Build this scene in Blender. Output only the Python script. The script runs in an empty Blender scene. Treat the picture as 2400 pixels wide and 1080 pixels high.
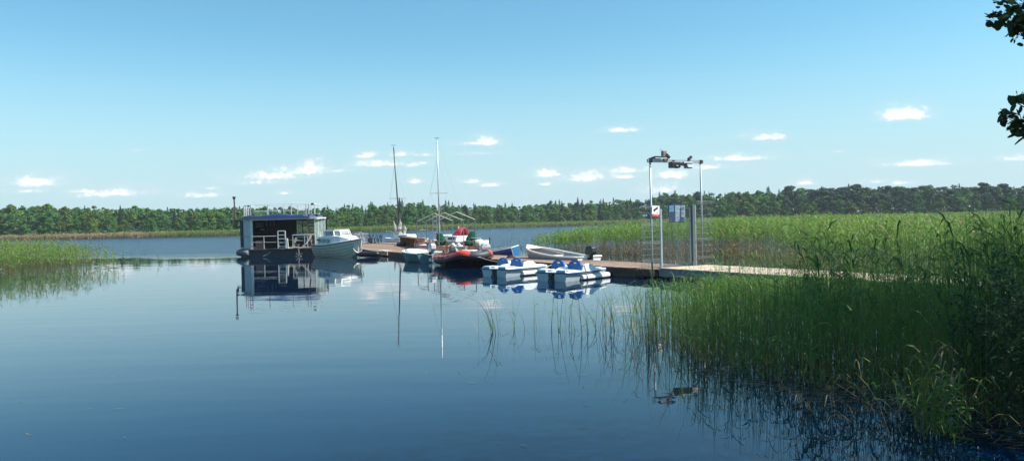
import bpy, bmesh, math, random
import numpy as np
from mathutils import Vector, Matrix, Euler
R = math.radians
sc = bpy.context.scene
col = sc.collection
rnd = random.Random(7)
npr = np.random.RandomState(11)

# ------------------------------------------------------------------ camera
FPX, H0, CAMZ = 1850.0, 520.0, 2.0          # focal length in photo pixels, horizon row at the centre, eye height
ROLL, PITCH = R(-1.37), math.atan((540 - H0) / FPX)
cam = bpy.data.objects.new('camera', bpy.data.cameras.new('camera')); col.objects.link(cam)
cam.data.sensor_width = 36; cam.data.lens = 36 * FPX / 2400
cam.data.clip_end = 6000; cam.data.clip_start = 0.05
CM = Matrix.Rotation(R(90) - PITCH, 4, 'X') @ Matrix.Rotation(ROLL, 4, 'Z')
cam.matrix_world = Matrix.Translation((0, 0, CAMZ)) @ CM
sc.camera = cam
CR = CM.to_3x3()
def ray(px, py): return CR @ Vector(((px - 1200) / FPX, (540 - py) / FPX, -1))
def P(px, py, D):
    d = ray(px, py); return Vector((0, 0, CAMZ)) + d * (D / d.y)
def G(px, py, z=0.0):
    d = ray(px, py); return Vector((0, 0, CAMZ)) + d * ((z - CAMZ) / d.z)

# ------------------------------------------------------------------ light
SUN_EL, SUN_AZ = R(50), R(97)               # azimuth measured clockwise from +Y (north)
sdir = Vector((math.sin(SUN_AZ) * math.cos(SUN_EL), math.cos(SUN_AZ) * math.cos(SUN_EL), math.sin(SUN_EL)))
sl = bpy.data.lights.new('sun', 'SUN'); sl.energy = 4.8; sl.angle = R(0.53); sl.color = (1.0, 0.95, 0.87)
so = bpy.data.objects.new('sun', sl); col.objects.link(so)
so.rotation_euler = (-sdir).to_track_quat('-Z', 'Y').to_euler(); so.location = (40, 10, 60)
world = bpy.data.worlds.new('World'); sc.world = world; world.use_nodes = True
wn, wl = world.node_tree.nodes, world.node_tree.links
wn.clear()
def wnode(t, **k):
    n = wn.new(t)
    for a, b in k.items(): setattr(n, a, b)
    return n
def wset(sock, v):
    if hasattr(v, 'is_output') or isinstance(v, bpy.types.NodeSocket): wl.new(v, sock)
    else: sock.default_value = v
def wm(op, a, b=0.0, c=None, clamp=False):
    n = wnode('ShaderNodeMath', operation=op, use_clamp=clamp); wset(n.inputs[0], a); wset(n.inputs[1], b)
    if c is not None: wset(n.inputs[2], c)
    return n.outputs[0]
def wv(op, a, b=(0, 0, 0), c=None):
    n = wnode('ShaderNodeVectorMath', operation=op); wset(n.inputs[0], a)
    if op != 'LENGTH': wset(n.inputs[1], b)
    if c is not None: wset(n.inputs[2], c)
    return n.outputs['Value'] if op == 'LENGTH' else n.outputs[0]
sky = wnode('ShaderNodeTexSky', sky_type='NISHITA', sun_disc=False)
sky.sun_elevation = SUN_EL; sky.sun_rotation = SUN_AZ
sky.air_density = 1.1; sky.dust_density = 0.6; sky.ozone_density = 1.0; sky.altitude = 100
tc = wnode('ShaderNodeTexCoord')
sep = wnode('ShaderNodeSeparateXYZ'); wl.new(tc.outputs['Generated'], sep.inputs[0])
yy = wm('MAXIMUM', sep.outputs[1], 0.02)
comb = wnode('ShaderNodeCombineXYZ'); wset(comb.inputs[0], wm('DIVIDE', sep.outputs[0], yy)); wset(comb.inputs[1], wm('DIVIDE', sep.outputs[2], yy))
uv = comb.outputs[0]
nz = wnode('ShaderNodeTexNoise'); nz.inputs['Scale'].default_value = 34; nz.inputs['Detail'].default_value = 6; nz.inputs['Roughness'].default_value = 0.6
wset(nz.inputs['Vector'], wv('MULTIPLY', uv, (1, 1.5, 1)))
nz2 = wnode('ShaderNodeTexNoise'); nz2.inputs['Scale'].default_value = 120; nz2.inputs['Detail'].default_value = 4
wset(nz2.inputs['Vector'], wv('MULTIPLY', uv, (1, 1.6, 1)))
# small fair-weather cumulus: direction, half width, height, faintness
CL = [(85,424,62,19,0),(60,446,80,10,.35),(275,449,105,16,.2),(200,446,80,9,.45),(715,396,58,20,-.05),(645,410,100,16,.3),(790,398,45,9,.35),(470,456,55,10,.4),
      (492,440,20,6,.3),(668,451,20,7,.15),(860,362,22,11,.05),(935,360,28,9,.1),(890,382,56,11,0),(965,385,30,7,.3),(995,361,26,8,.25),(992,380,16,7,.1),(975,424,22,8,.1),
      (1140,330,30,15,-.05),(1110,334,38,9,.2),(1125,358,60,7,.45),(1102,424,24,7,.05),(1153,432,28,7,.05),(600,425,70,12,.5),(322,352,20,5,.6),
      (1455,303,34,8,.1),(1795,319,38,12,-.1),(1735,369,64,10,0),(2120,266,52,21,-.15),(2145,381,76,11,-.05),(1287,405,38,13,0),(1375,413,56,17,-.05),(1280,430,16,6,.15),
      (1470,397,52,12,0),(1470,412,34,8,.15),(1582,406,46,15,-.05),(1555,443,42,15,0),(1885,426,26,10,.05),(2050,424,34,9,.35),(2110,427,34,8,.3),(2385,370,44,11,.2),
      (1660,390,60,8,.4),(1960,355,20,5,.7)]
run = None
for (px, py, w, h, f) in CL:
    r0, r1, r2 = ray(px, py), ray(px + w, py), ray(px, py - h)
    u0, v0 = r0.x / r0.y, r0.z / r0.y
    sw = .87 / abs(r1.x / r1.y - u0); sh = .87 / abs(r2.z / r2.y - v0)
    q = wv('MULTIPLY_ADD', uv, (sw, sh, 0), (-u0 * sw, -(v0 - 0.3 / sh) * sh, 0))
    q2 = wv('MULTIPLY', q, (-1, -2.4, 0))
    l = wm('ADD', wv('LENGTH', wv('MAXIMUM', q, q2)), f * 0.8)
    run = l if run is None else wm('MINIMUM', run, l)
dens = wm('SUBTRACT', 1.30, run)
dens = wm('ADD', dens, wm('MULTIPLY', wm('SUBTRACT', nz.outputs[0], 0.5), 2.5))
dens = wm('ADD', dens, wm('MULTIPLY', wm('SUBTRACT', nz2.outputs[0], 0.5), 1.3))
near = wm('LESS_THAN', run, 2.0)
cov = wnode('ShaderNodeMapRange', interpolation_type='SMOOTHSTEP'); wset(cov.inputs[0], dens)
cov.inputs[1].default_value = 0.0; cov.inputs[2].default_value = 1.3; cov.inputs[3].default_value = 0; cov.inputs[4].default_value = 0.92
front = wm('GREATER_THAN', sep.outputs[1], 0.05)
halo = wnode('ShaderNodeMapRange', interpolation_type='SMOOTHSTEP'); wset(halo.inputs[0], dens)
halo.inputs[1].default_value = -0.9; halo.inputs[2].default_value = 0.7; halo.inputs[3].default_value = 0; halo.inputs[4].default_value = 0.28
near2 = wnode('ShaderNodeMapRange', interpolation_type='SMOOTHSTEP'); wset(near2.inputs[0], run); near2.inputs[1].default_value = 3.2; near2.inputs[2].default_value = 1.4; near2.inputs[3].default_value = 0; near2.inputs[4].default_value = 1
covf = wm('MULTIPLY', wm('MAXIMUM', wm('MULTIPLY', cov.outputs[0], near), wm('MULTIPLY', halo.outputs[0], near2.outputs[0])), front)
# sky tint and a paler band towards the horizon
el = wnode('ShaderNodeMapRange', interpolation_type='SMOOTHSTEP'); wset(el.inputs[0], sep.outputs[2])
el.inputs[1].default_value = 0.0; el.inputs[2].default_value = 0.24; el.inputs[3].default_value = 1; el.inputs[4].default_value = 0
tint = wnode('ShaderNodeMix', data_type='RGBA', blend_type='MULTIPLY'); tint.inputs[0].default_value = 1
wl.new(sky.outputs[0], tint.inputs[6]); tint.inputs[7].default_value = (0.66, 1.09, 1.14, 1)
SKY_TINT = tint
hz = wnode('ShaderNodeMix', data_type='RGBA'); wset(hz.inputs[0], wm('MULTIPLY', el.outputs[0], 0.85))
wl.new(tint.outputs[2], hz.inputs[6]); hz.inputs[7].default_value = (4.1, 5.35, 6.15, 1)
cc = wnode('ShaderNodeMix', data_type='RGBA'); wset(cc.inputs[0], covf)
wl.new(hz.outputs[2], cc.inputs[6])
ccol = wnode('ShaderNodeMix', data_type='RGBA'); wset(ccol.inputs[0], cov.outputs[0]); ccol.inputs[6].default_value = (5.2, 5.9, 6.4, 1); ccol.inputs[7].default_value = (8.8, 8.9, 9.0, 1)
wl.new(ccol.outputs[2], cc.inputs[7])
bg = wnode('ShaderNodeBackground'); bg.inputs[1].default_value = 0.082; wl.new(cc.outputs[2], bg.inputs[0])
wo = wnode('ShaderNodeOutputWorld'); wl.new(bg.outputs[0], wo.inputs[0])
world.cycles.sampling_method = 'MANUAL'; world.cycles.sample_map_resolution = 512
sc.view_settings.view_transform = 'Standard'; sc.view_settings.look = 'None'
sc.view_settings.exposure = 0.82; sc.view_settings.gamma = 1
sc.cycles.max_bounces = 8; sc.cycles.transparent_max_bounces = 12; sc.cycles.volume_bounces = 0
sc.cycles.caustics_reflective = False; sc.cycles.caustics_refractive = False

# ------------------------------------------------------------------ helpers
def tag(o, label=None, cat=None, group=None, kind=None):
    if label: o['label'] = label
    if cat: o['category'] = cat
    if group: o['group'] = group
    if kind: o['kind'] = kind
    return o
def thing(name, label, cat, loc=(0, 0, 0), rz=0.0, group=None):
    o = bpy.data.objects.new(name, None); col.objects.link(o); o.empty_display_size = 0.2
    o.location = loc; o.rotation_euler = (0, 0, rz)
    return tag(o, label, cat, group)
def copy_tree(o, parent=None):
    c = o.copy(); col.objects.link(c); c.parent = parent
    for ch in list(o.children): copy_tree(ch, c)
    return c
MATS = {}
def mat(name, c, rough=0.6, metal=0.0, var=0.12, scale=6.0, bump=0.0, spec=0.5, stain=None, coords='Object', stretch=(1, 1, 1), alpha=1.0):
    if name in MATS: return MATS[name]
    m = bpy.data.materials.new(name); m.use_nodes = True; MATS[name] = m
    n, l = m.node_tree.nodes, m.node_tree.links; b = n['Principled BSDF']
    b.inputs['Roughness'].default_value = rough; b.inputs['Metallic'].default_value = metal
    b.inputs['Specular IOR Level'].default_value = spec
    t = n.new('ShaderNodeTexCoord'); mp = n.new('ShaderNodeMapping'); mp.inputs['Scale'].default_value = stretch
    l.new(t.outputs[coords], mp.inputs[0])
    no = n.new('ShaderNodeTexNoise'); no.inputs['Scale'].default_value = scale; no.inputs['Detail'].default_value = 5
    l.new(mp.outputs[0], no.inputs['Vector'])
    mx = n.new('ShaderNodeMix'); mx.data_type = 'RGBA'
    l.new(no.outputs[0], mx.inputs[0])
    lo = tuple(max(0, x * (1 - 2 * var)) for x in c[:3]) if stain is None else stain
    hi = tuple(min(1, x * (1 + 2 * var)) for x in c[:3])
    mx.inputs[6].default_value = (*lo, 1); mx.inputs[7].default_value = (*hi, 1)
    l.new(mx.outputs[2], b.inputs['Base Color'])
    if bump:
        bp = n.new('ShaderNodeBump'); bp.inputs['Strength'].default_value = 0.6; bp.inputs['Distance'].default_value = bump
        l.new(no.outputs[0], bp.inputs['Height']); l.new(bp.outputs[0], b.inputs['Normal'])
    if alpha < 1: b.inputs['Alpha'].default_value = alpha
    return m
def colmat(name, rough=0.7, trans=0.0, spec=0.3, bump=0.0, var=0.15, scale=3.0):
    """material whose albedo is the mesh colour attribute 'Col' (leaf age, plank wood tone)"""
    if name in MATS: return MATS[name]
    m = bpy.data.materials.new(name); m.use_nodes = True; MATS[name] = m
    n, l = m.node_tree.nodes, m.node_tree.links; b = n['Principled BSDF']
    b.inputs['Roughness'].default_value = rough; b.inputs['Specular IOR Level'].default_value = spec
    a = n.new('ShaderNodeAttribute'); a.attribute_name = 'Col'
    no = n.new('ShaderNodeTexNoise'); no.inputs['Scale'].default_value = scale; no.inputs['Detail'].default_value = 3
    t = n.new('ShaderNodeTexCoord'); l.new(t.outputs['Object'], no.inputs['Vector'])
    mr = n.new('ShaderNodeMapRange'); mr.inputs[3].default_value = 1 - 2 * var; mr.inputs[4].default_value = 1 + 2 * var
    l.new(no.outputs[0], mr.inputs[0])
    mu = n.new('ShaderNodeVectorMath'); mu.operation = 'SCALE'; l.new(a.outputs['Color'], mu.inputs[0]); l.new(mr.outputs[0], mu.inputs['Scale'])
    l.new(mu.outputs[0], b.inputs['Base Color'])
    if trans:
        tr = n.new('ShaderNodeBsdfTranslucent'); l.new(mu.outputs[0], tr.inputs[0])
        ms = n.new('ShaderNodeMixShader'); ms.inputs[0].default_value = trans
        l.new(b.outputs[0], ms.inputs[1]); l.new(tr.outputs[0], ms.inputs[2])
        l.new(ms.outputs[0], n['Material Output'].inputs[0])
    return m
class MB:
    def __init__(s, off=(0, 0, 0)): s.v = []; s.f = []; s.c = []; s.o = Vector(off)
    def add(s, vs, fs, c=(1, 1, 1)):
        n = len(s.v); s.v += [tuple(Vector(v) - s.o) for v in vs]; s.f += [tuple(i + n for i in f) for f in fs]; s.c += [c] * len(vs); return s
    def box(s, c, d, rz=0, rot=None, col=(1, 1, 1), taper=1.0):
        m = (rot if rot is not None else Matrix.Rotation(rz, 3, 'Z'))
        x, y, z = d[0] / 2, d[1] / 2, d[2] / 2; c = Vector(c)
        vs = [c + m @ Vector((sx * x * (taper if sz > 0 else 1), sy * y * (taper if sz > 0 else 1), sz * z)) for sx in (-1, 1) for sy in (-1, 1) for sz in (-1, 1)]
        return s.add(vs, [(0, 1, 3, 2), (4, 6, 7, 5), (0, 4, 5, 1), (2, 3, 7, 6), (0, 2, 6, 4), (1, 5, 7, 3)], col)
    def bar(s, a, b, w=0.05, h=None, col=(1, 1, 1)):
        a, b = Vector(a), Vector(b); d = b - a
        if d.length < 1e-5: return s
        q = d.to_track_quat('X', 'Z').to_matrix()
        return s.box((a + b) / 2, (d.length, w, h or w), rot=q, col=col)
    def tube(s, pts, r, n=8, col=(1, 1, 1), cap=True):
        pts = [Vector(p) for p in pts]; rs = r if isinstance(r, (list, tuple)) else [r] * len(pts)
        rings = []; up = Vector((0, 0, 1))
        for i, p in enumerate(pts):
            t = (pts[min(i + 1, len(pts) - 1)] - pts[max(i - 1, 0)]).normalized()
            u = t.cross(up)
            if u.length < 1e-3: u = t.cross(Vector((1, 0, 0)))
            u.normalize(); w = u.cross(t)
            rings.append([p + (u * math.cos(2 * math.pi * k / n) + w * math.sin(2 * math.pi * k / n)) * rs[i] for k in range(n)])
        vs = [v for rg in rings for v in rg]; fs = []
        for i in range(len(pts) - 1):
            for k in range(n): fs.append((i * n + k, i * n + (k + 1) % n, (i + 1) * n + (k + 1) % n, (i + 1) * n + k))
        if cap: fs += [tuple(range(n - 1, -1, -1)), tuple(range((len(pts) - 1) * n, len(pts) * n))]
        return s.add(vs, fs, col)
    def loft(s, secs, closed=False, cap=False, col=(1, 1, 1)):
        n = len(secs[0]); vs = [v for q in secs for v in q]; fs = []
        for i in range(len(secs) - 1):
            for k in range(n if closed else n - 1):
                fs.append((i * n + k, i * n + (k + 1) % n, (i + 1) * n + (k + 1) % n, (i + 1) * n + k))
        if cap: fs += [tuple(range(n - 1, -1, -1)), tuple(range((len(secs) - 1) * n, len(secs) * n))]
        return s.add(vs, fs, col)
    def prism(s, poly, z0, z1, col=(1, 1, 1)):
        return s.loft([[(p[0], p[1], z0) for p in poly], [(p[0], p[1], z1) for p in poly]], closed=True, cap=True, col=col)
    def build(s, name, m, parent=None, smooth=False, bevel=0.0, solid=0.0, sub=0):
        me = bpy.data.meshes.new(name); me.from_pydata(s.v, [], s.f); me.update()
        bm = bmesh.new(); bm.from_mesh(me); bmesh.ops.recalc_face_normals(bm, faces=bm.faces); bm.to_mesh(me); bm.free()
        if any(c != (1, 1, 1) for c in s.c):
            a = me.color_attributes.new('Col', 'FLOAT_COLOR', 'POINT')
            a.data.foreach_set('color', np.array([(*c, 1) for c in s.c], dtype=np.float32).ravel())
        me.materials.append(m)
        if smooth: me.shade_smooth()
        o = bpy.data.objects.new(name, me); col.objects.link(o)
        if parent: o.parent = parent
        if solid: q = o.modifiers.new('s', 'SOLIDIFY'); q.thickness = solid; q.offset = -1
        if sub: q = o.modifiers.new('u', 'SUBSURF'); q.levels = sub; q.render_levels = sub
        if bevel: q = o.modifiers.new('b', 'BEVEL'); q.width = bevel; q.segments = 2; q.limit_method = 'ANGLE'
        return o
def textmesh(s, size, name, m, parent, loc, rot, ext=0.004):
    cu = bpy.data.curves.new('t', 'FONT'); cu.body = s; cu.size = size; cu.extrude = ext; cu.align_x = 'CENTER'; cu.align_y = 'CENTER'
    t = bpy.data.objects.new('t', cu); col.objects.link(t)
    dg = bpy.context.evaluated_depsgraph_get(); dg.update()
    me = bpy.data.meshes.new_from_object(t.evaluated_get(dg)); bpy.data.objects.remove(t)
    me.name = name; me.materials.clear(); me.materials.append(m)
    o = bpy.data.objects.new(name, me); col.objects.link(o); o.parent = parent; o.location = loc; o.rotation_euler = rot
    return o
# ribbons: vectorised grass blades / leaves.  paths (N,K,3), widths (N,K), wdir (N,3), colours (N,K,3)
class Ribbons:
    def __init__(s): s.P = []; s.F = []; s.C = []; s.n = 0
    def add(s, paths, widths, wdir, cols):
        N, K, _ = paths.shape
        off = wdir[:, None, :] * widths[:, :, None] * 0.5
        v = np.stack([paths - off, paths + off], axis=2).reshape(N, K * 2, 3)
        c = np.repeat(cols[:, :, None, :], 2, axis=2).reshape(N, K * 2, 3)
        base = s.n + (np.arange(N) * K * 2)[:, None, None]
        k = np.arange(K - 1) * 2
        q = np.stack([k, k + 1, k + 3, k + 2], axis=1)[None]
        s.F.append((base + q).reshape(-1, 4)); s.P.append(v.reshape(-1, 3)); s.C.append(c.reshape(-1, 3)); s.n += N * K * 2
    def build(s, name, m, parent=None):
        v = np.concatenate(s.P).astype(np.float32); f = np.concatenate(s.F).astype(np.int32); c = np.concatenate(s.C).astype(np.float32)
        return raw_mesh(name, v, f, c, m, parent)
def raw_mesh(name, v, f, c, m, parent=None):
    me = bpy.data.meshes.new(name)
    me.vertices.add(len(v)); me.vertices.foreach_set('co', v.ravel())
    k = f.shape[1]
    me.loops.add(f.size); me.loops.foreach_set('vertex_index', f.ravel())
    me.polygons.add(len(f)); me.polygons.foreach_set('loop_start', (np.arange(len(f)) * k).astype(np.int32))
    me.update(calc_edges=True)
    a = me.color_attributes.new('Col', 'FLOAT_COLOR', 'POINT')
    a.data.foreach_set('color', np.concatenate([c, np.ones((len(c), 1), np.float32)], 1).ravel())
    me.materials.append(m)
    o = bpy.data.objects.new(name, me); col.objects.link(o)
    if parent: o.parent = parent
    return o
def fbm2(x, y, s, seed=0):
    r = np.random.RandomState(seed); v = 0
    for k in range(5):
        a, b, p = r.uniform(-1, 1), r.uniform(-1, 1), r.uniform(0, 6.28)
        v = v + np.sin((x * a + y * b) * s * (1 + k * .7) + p)
    return v / 5

# ------------------------------------------------------------------ ground and water
SHORE = [(-60, -8), (-12, -3), (0, 1.0), (3, 2.2), (5.2, 4.4), (8.3, 8.5), (12.2, 14.5), (18, 24), (45, 52), (95, 90), (150, 150)]
def shore_D(px):
    return float(np.interp(px, [-300, 0, 560, 900, 1200, 1500, 1900, 2200, 2400, 2700], [235, 231, 210, 236, 272, 290, 262, 240, 226, 215]))
for px in range(2700, -301, -150):
    D = shore_D(px); SHORE.append((P(px, 520, D).x, D))
SHORE += [(-235, 190), (-270, 110), (-220, 20)]
SP = np.array(SHORE)
def in_lake(x, y):
    x, y = np.asarray(x, float), np.asarray(y, float); ins = np.zeros(x.shape, bool); n = len(SP)
    for i in range(n):
        x0, y0 = SP[i]; x1, y1 = SP[(i + 1) % n]
        c = ((y0 > y) != (y1 > y)) & (x < (x1 - x0) * (y - y0) / ((y1 - y0) if y1 != y0 else 1e-9) + x0)
        ins ^= c
    return ins
def shore_dist(x, y):
    x, y = np.asarray(x, float), np.asarray(y, float); d = np.full(x.shape, 1e9); n = len(SP)
    for i in range(n):
        a, b = SP[i], SP[(i + 1) % n]; e = b - a; t = np.clip(((x - a[0]) * e[0] + (y - a[1]) * e[1]) / (e @ e), 0, 1)
        d = np.minimum(d, np.hypot(x - a[0] - t * e[0], y - a[1] - t * e[1]))
    return np.where(in_lake(x, y), -d, d)
def gz(x, y):
    s = shore_dist(x, y)
    far = np.clip((np.hypot(x, y) - 60) / 100, 0, 1)
    z = np.where(s < 0, np.maximum(s * 0.16, -1.6), np.minimum(s * 0.11, 0.45 + 0.5 * far) + np.clip(s - 12, 0, 200) * 0.012)
    return z + np.where(s > 0, 0.04 * fbm2(x, y, 1.6, 3), 0)
rr = np.concatenate([np.linspace(0.3, 20, 50), np.geomspace(20.6, 150, 50), np.geomspace(155, 420, 60), np.geomspace(430, 900, 10)])
aa = np.linspace(0, 2 * np.pi, 241)[:-1]
RR, AA = np.meshgrid(rr, aa, indexing='ij'); gx, gy = RR * np.sin(AA), RR * np.cos(AA)
gv = np.stack([gx, gy, gz(gx, gy)], -1).reshape(-1, 3)
i, j = np.meshgrid(np.arange(len(rr) - 1), np.arange(240), indexing='ij'); j2 = (j + 1) % 240
gf = np.stack([i * 240 + j, i * 240 + j2, (i + 1) * 240 + j2, (i + 1) * 240 + j], -1).reshape(-1, 4)
gv = np.concatenate([gv, [[0, 0, float(gz(0.0, 0.0))]]])
gm = mat('soil', (0.06, 0.065, 0.03), rough=0.95, var=0.3, scale=0.8, bump=0.03, stain=(0.045, 0.03, 0.018))
tag(raw_mesh('ground', gv.astype(np.float32), gf.astype(np.int32), np.ones((len(gv), 3), np.float32), gm), kind='structure')

wmt = bpy.data.materials.new('lake_water'); wmt.use_nodes = True
n, l = wmt.node_tree.nodes, wmt.node_tree.links; b = n['Principled BSDF']
b.inputs['Base Color'].default_value = (0.0003, 0.011, 0.034, 1); b.inputs['Roughness'].default_value = 0.015; b.inputs['IOR'].default_value = 1.333
g = n.new('ShaderNodeNewGeometry')
def wnoise(scale, detail, st=(1, 1, 1)):
    mp = n.new('ShaderNodeMapping'); mp.inputs['Scale'].default_value = st; mp.inputs['Rotation'].default_value = (0, 0, R(12)); l.new(g.outputs['Position'], mp.inputs[0])
    q = n.new('ShaderNodeTexNoise'); q.inputs['Scale'].default_value = scale; q.inputs['Detail'].default_value = detail; q.inputs['Roughness'].default_value = 0.5
    l.new(mp.outputs[0], q.inputs['Vector']); return q.outputs[0]
def mth(op, a, bb, c=None):
    q = n.new('ShaderNodeMath'); q.operation = op
    for i_, v in enumerate((a, bb, c)):
        if v is None: continue
        if isinstance(v, (int, float)): q.inputs[i_].default_value = v
        else: l.new(v, q.inputs[i_])
    return q.outputs[0]
sx = n.new('ShaderNodeSeparateXYZ'); l.new(g.outputs['Position'], sx.inputs[0])
# the wind reaches the open lake only: ripples start beyond the lee of the jetty
edge = mth('ADD', mth('ADD', sx.outputs[1], mth('MULTIPLY', sx.outputs[0], 0.42)), mth('MULTIPLY', wnoise(0.09, 3, (0.5, 1, 1)), 22.0))
wind = n.new('ShaderNodeMapRange'); wind.interpolation_type = 'SMOOTHSTEP'; l.new(edge, wind.inputs[0]); wind.inputs[1].default_value = 56.0; wind.inputs[2].default_value = 66.0
calm = mth('ADD', mth('MULTIPLY', wnoise(2.6, 2, (0.45, 1, 1)), 0.0012), mth('MULTIPLY', wnoise(0.55, 2, (0.35, 1.4, 1)), 0.005))
rip = mth('MULTIPLY', wnoise(2.2, 3, (0.55, 1, 1)), mth('MULTIPLY', wind.outputs[0], 0.22))
h = mth('ADD', calm, rip); l.new(mth('ADD', mth('MULTIPLY', wind.outputs[0], 0.22), 0.012), b.inputs['Roughness'])
bp = n.new('ShaderNodeBump'); bp.inputs['Strength'].default_value = 1; bp.inputs['Distance'].default_value = 1.0
l.new(h, bp.inputs['Height']); l.new(bp.outputs[0], b.inputs['Normal'])
wb = MB(); wb.add([(-880, -880, 0), (880, -880, 0), (880, 880, 0), (-880, 880, 0)], [(0, 1, 2, 3)])
tag(wb.build('lake_water', wmt), kind='structure')

# ------------------------------------------------------------------ far woodland
leafm = colmat('foliage', rough=0.75, trans=0.18, spec=0.15, var=0.22, scale=0.7)
barkm = mat('bark', (0.13, 0.10, 0.075), rough=0.9, var=0.25, scale=5)
def clump_mesh(name, cen, nor, siz, cols, seed):
    r = np.random.RandomState(seed); N = len(cen)
    nn = nor + r.normal(0, 0.55, (N, 3)); nn /= np.linalg.norm(nn, axis=1)[:, None]
    t = np.cross(nn, r.normal(0, 1, (N, 3))); t /= np.linalg.norm(t, axis=1)[:, None]; bt = np.cross(nn, t)
    ang = np.array([0, 1.2, 2.5, 3.8, 5.1])
    rad = siz[:, None] * r.uniform(0.55, 1.15, (N, 5))
    v = cen[:, None, :] + t[:, None, :] * (np.cos(ang) * rad)[:, :, None] + bt[:, None, :] * (np.sin(ang) * rad)[:, :, None]
    f = np.arange(N * 5).reshape(N, 5)
    return v.reshape(-1, 3), f, np.repeat(cols, 5, axis=0)
def tree_data(kind, seed, n=2200):
    """unit-height tree (about 10 m): leaf clumps through an uneven crown"""
    r = np.random.RandomState(seed); H = 10.0
    C = []; Nn = []; S = []; K = []
    if kind == 'broadleaf':
        nl = r.randint(20, 28)
        base = np.array([r.uniform(.055, .092), r.uniform(.125, .17), r.uniform(.024, .036)])
        for k in range(nl):
            hh = r.uniform(0.10, 0.9) if k else 0.93
            wr = 2.7 * math.sin(math.pi * min(1, (hh * .80 + .22))) ** .7
            a = r.uniform(0, 6.28); q = r.uniform(.3, 1.0) * wr
            c = np.array([math.cos(a) * q, math.sin(a) * q, hh * H * .93]); rad = r.uniform(.75, 1.45) * (1.0 if hh < .75 else .6)
            m = n // nl; d = r.normal(0, 1, (m, 3)); d /= np.linalg.norm(d, axis=1)[:, None]; d[:, 2] = np.abs(d[:, 2]) * .9 + d[:, 2] * .35
            C.append(c + d * rad * r.uniform(.6, 1.1, (m, 1))); Nn.append(d); S.append(r.uniform(.14, .33, m)); K.append(np.tile(base * r.uniform(.8, 1.25), (m, 1)) * r.uniform(.8, 1.25, (m, 1)))
    elif kind == 'spruce':
        for k in range(24):
            t = k / 23; z = (.05 + .95 * t) * H; w = 1.75 * (1 - t) ** .85 + .06; m = max(8, int(n / 24 * (1.5 - t)))
            a = r.uniform(0, 6.28, m); q = w * r.uniform(.25, 1.1, m)
            C.append(np.stack([np.cos(a) * q, np.sin(a) * q, z - q * .35 + r.uniform(-.15, .15, m)], 1)); Nn.append(np.stack([np.cos(a), np.sin(a), .7 + 0 * a], 1)); S.append(r.uniform(.14, .3, m) * (1 - .4 * t))
            K.append(np.tile([.026, .062, .028], (m, 1)) * r.uniform(.75, 1.2, (m, 1)))
    else:   # pine: bare lower trunk, tufted uneven crown
        for k in range(15):
            hh = r.uniform(.34, .96); w = (1.9 if hh < .8 else 1.1) * r.uniform(.2, 1); a = r.uniform(0, 6.28)
            c = np.array([math.cos(a) * w, math.sin(a) * w, hh * H]); m = n // 15; d = r.normal(0, 1, (m, 3)); d /= np.linalg.norm(d, axis=1)[:, None]
            C.append(c + d * np.array([1.05, 1.05, .55]) * r.uniform(.5, 1.1, (m, 1))); Nn.append(d + [0, 0, .5]); S.append(r.uniform(.14, .3, m)); K.append(np.tile([.040, .083, .042], (m, 1)) * r.uniform(.75, 1.25, (m, 1)))
    C = np.concatenate(C); Nn = np.concatenate(Nn); S = np.concatenate(S); K = np.concatenate(K)
    return clump_mesh('x', C, Nn, S, K, seed + 5)
kinds = [('broadleaf', s) for s in range(8)] + [('spruce', s) for s in range(20, 23)] + [('pine', s) for s in range(30, 34)]
TD = {}; protos = {}
for kd, s in kinds:
    v, f, c = tree_data(kd, s); TD.setdefault(kd, []).append((v, f, c))
top_px = [-300, 0, 60, 200, 300, 400, 530, 600, 800, 960, 1100, 1200, 1300, 1400, 1500, 1560, 1700, 1800, 1900, 2100, 2400, 2700]
top_py = [484, 486, 476, 482, 480, 486, 479, 482, 484, 470, 478, 478, 472, 470, 464, 450, 447, 440, 437, 434, 434, 434]
def hor(px): return H0 - 0.0239 * (px - 1200)
LBL = {'broadleaf': ('rounded mid green broadleaf tree in the wood across the lake', 'broadleaf_tree'),
       'spruce': ('narrow pointed dark spruce standing in the wood across the lake', 'spruce_tree'),
       'pine': ('dark blue green pine with a ragged crown in the wood behind the reed bed', 'pine_tree')}
def pick(px, r):
    t = r.random()
    if px > 1850: return 'pine' if t < .72 else ('broadleaf' if t < .95 else 'spruce')
    if px > 1450: return 'broadleaf' if t < .68 else ('pine' if t < .9 else 'spruce')
    if px > 750: return 'broadleaf' if t < .78 else 'spruce'
    return 'broadleaf' if t < .95 else 'spruce'
meshes = {}
SECT = [(150, 'behind the left reed patch'), (330, 'right of the left reed patch'), (545, 'left of the houseboat chimney'), (660, 'behind the left houseboat half'), (770, 'behind the right houseboat half'),
        (915, 'between houseboat and dark mast'), (1020, 'between the two masts'), (1120, 'behind the bare canopy frame'), (1240, 'right of the canopy frame'), (1400, 'above the white skiff'),
        (1525, 'just left of the gate arch'), (1645, 'seen through the gate arch'), (1800, 'just right of the gate arch'), (2000, 'beyond the middle reed bed'), (2200, 'beyond the right reed bed'), (9999, 'above the tall dark reeds')]
def tree_label(kd, p, row):
    w = {'broadleaf': 'rounded green broadleaf tree', 'spruce': 'narrow pointed dark spruce', 'pine': 'ragged blue green pine'}[kd]
    return ('lower ' if row == 0 else 'taller ') + w + (' at the edge ' if row == 0 else ' ') + next(t for lim, t in SECT if p < lim)
count = 0
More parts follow.
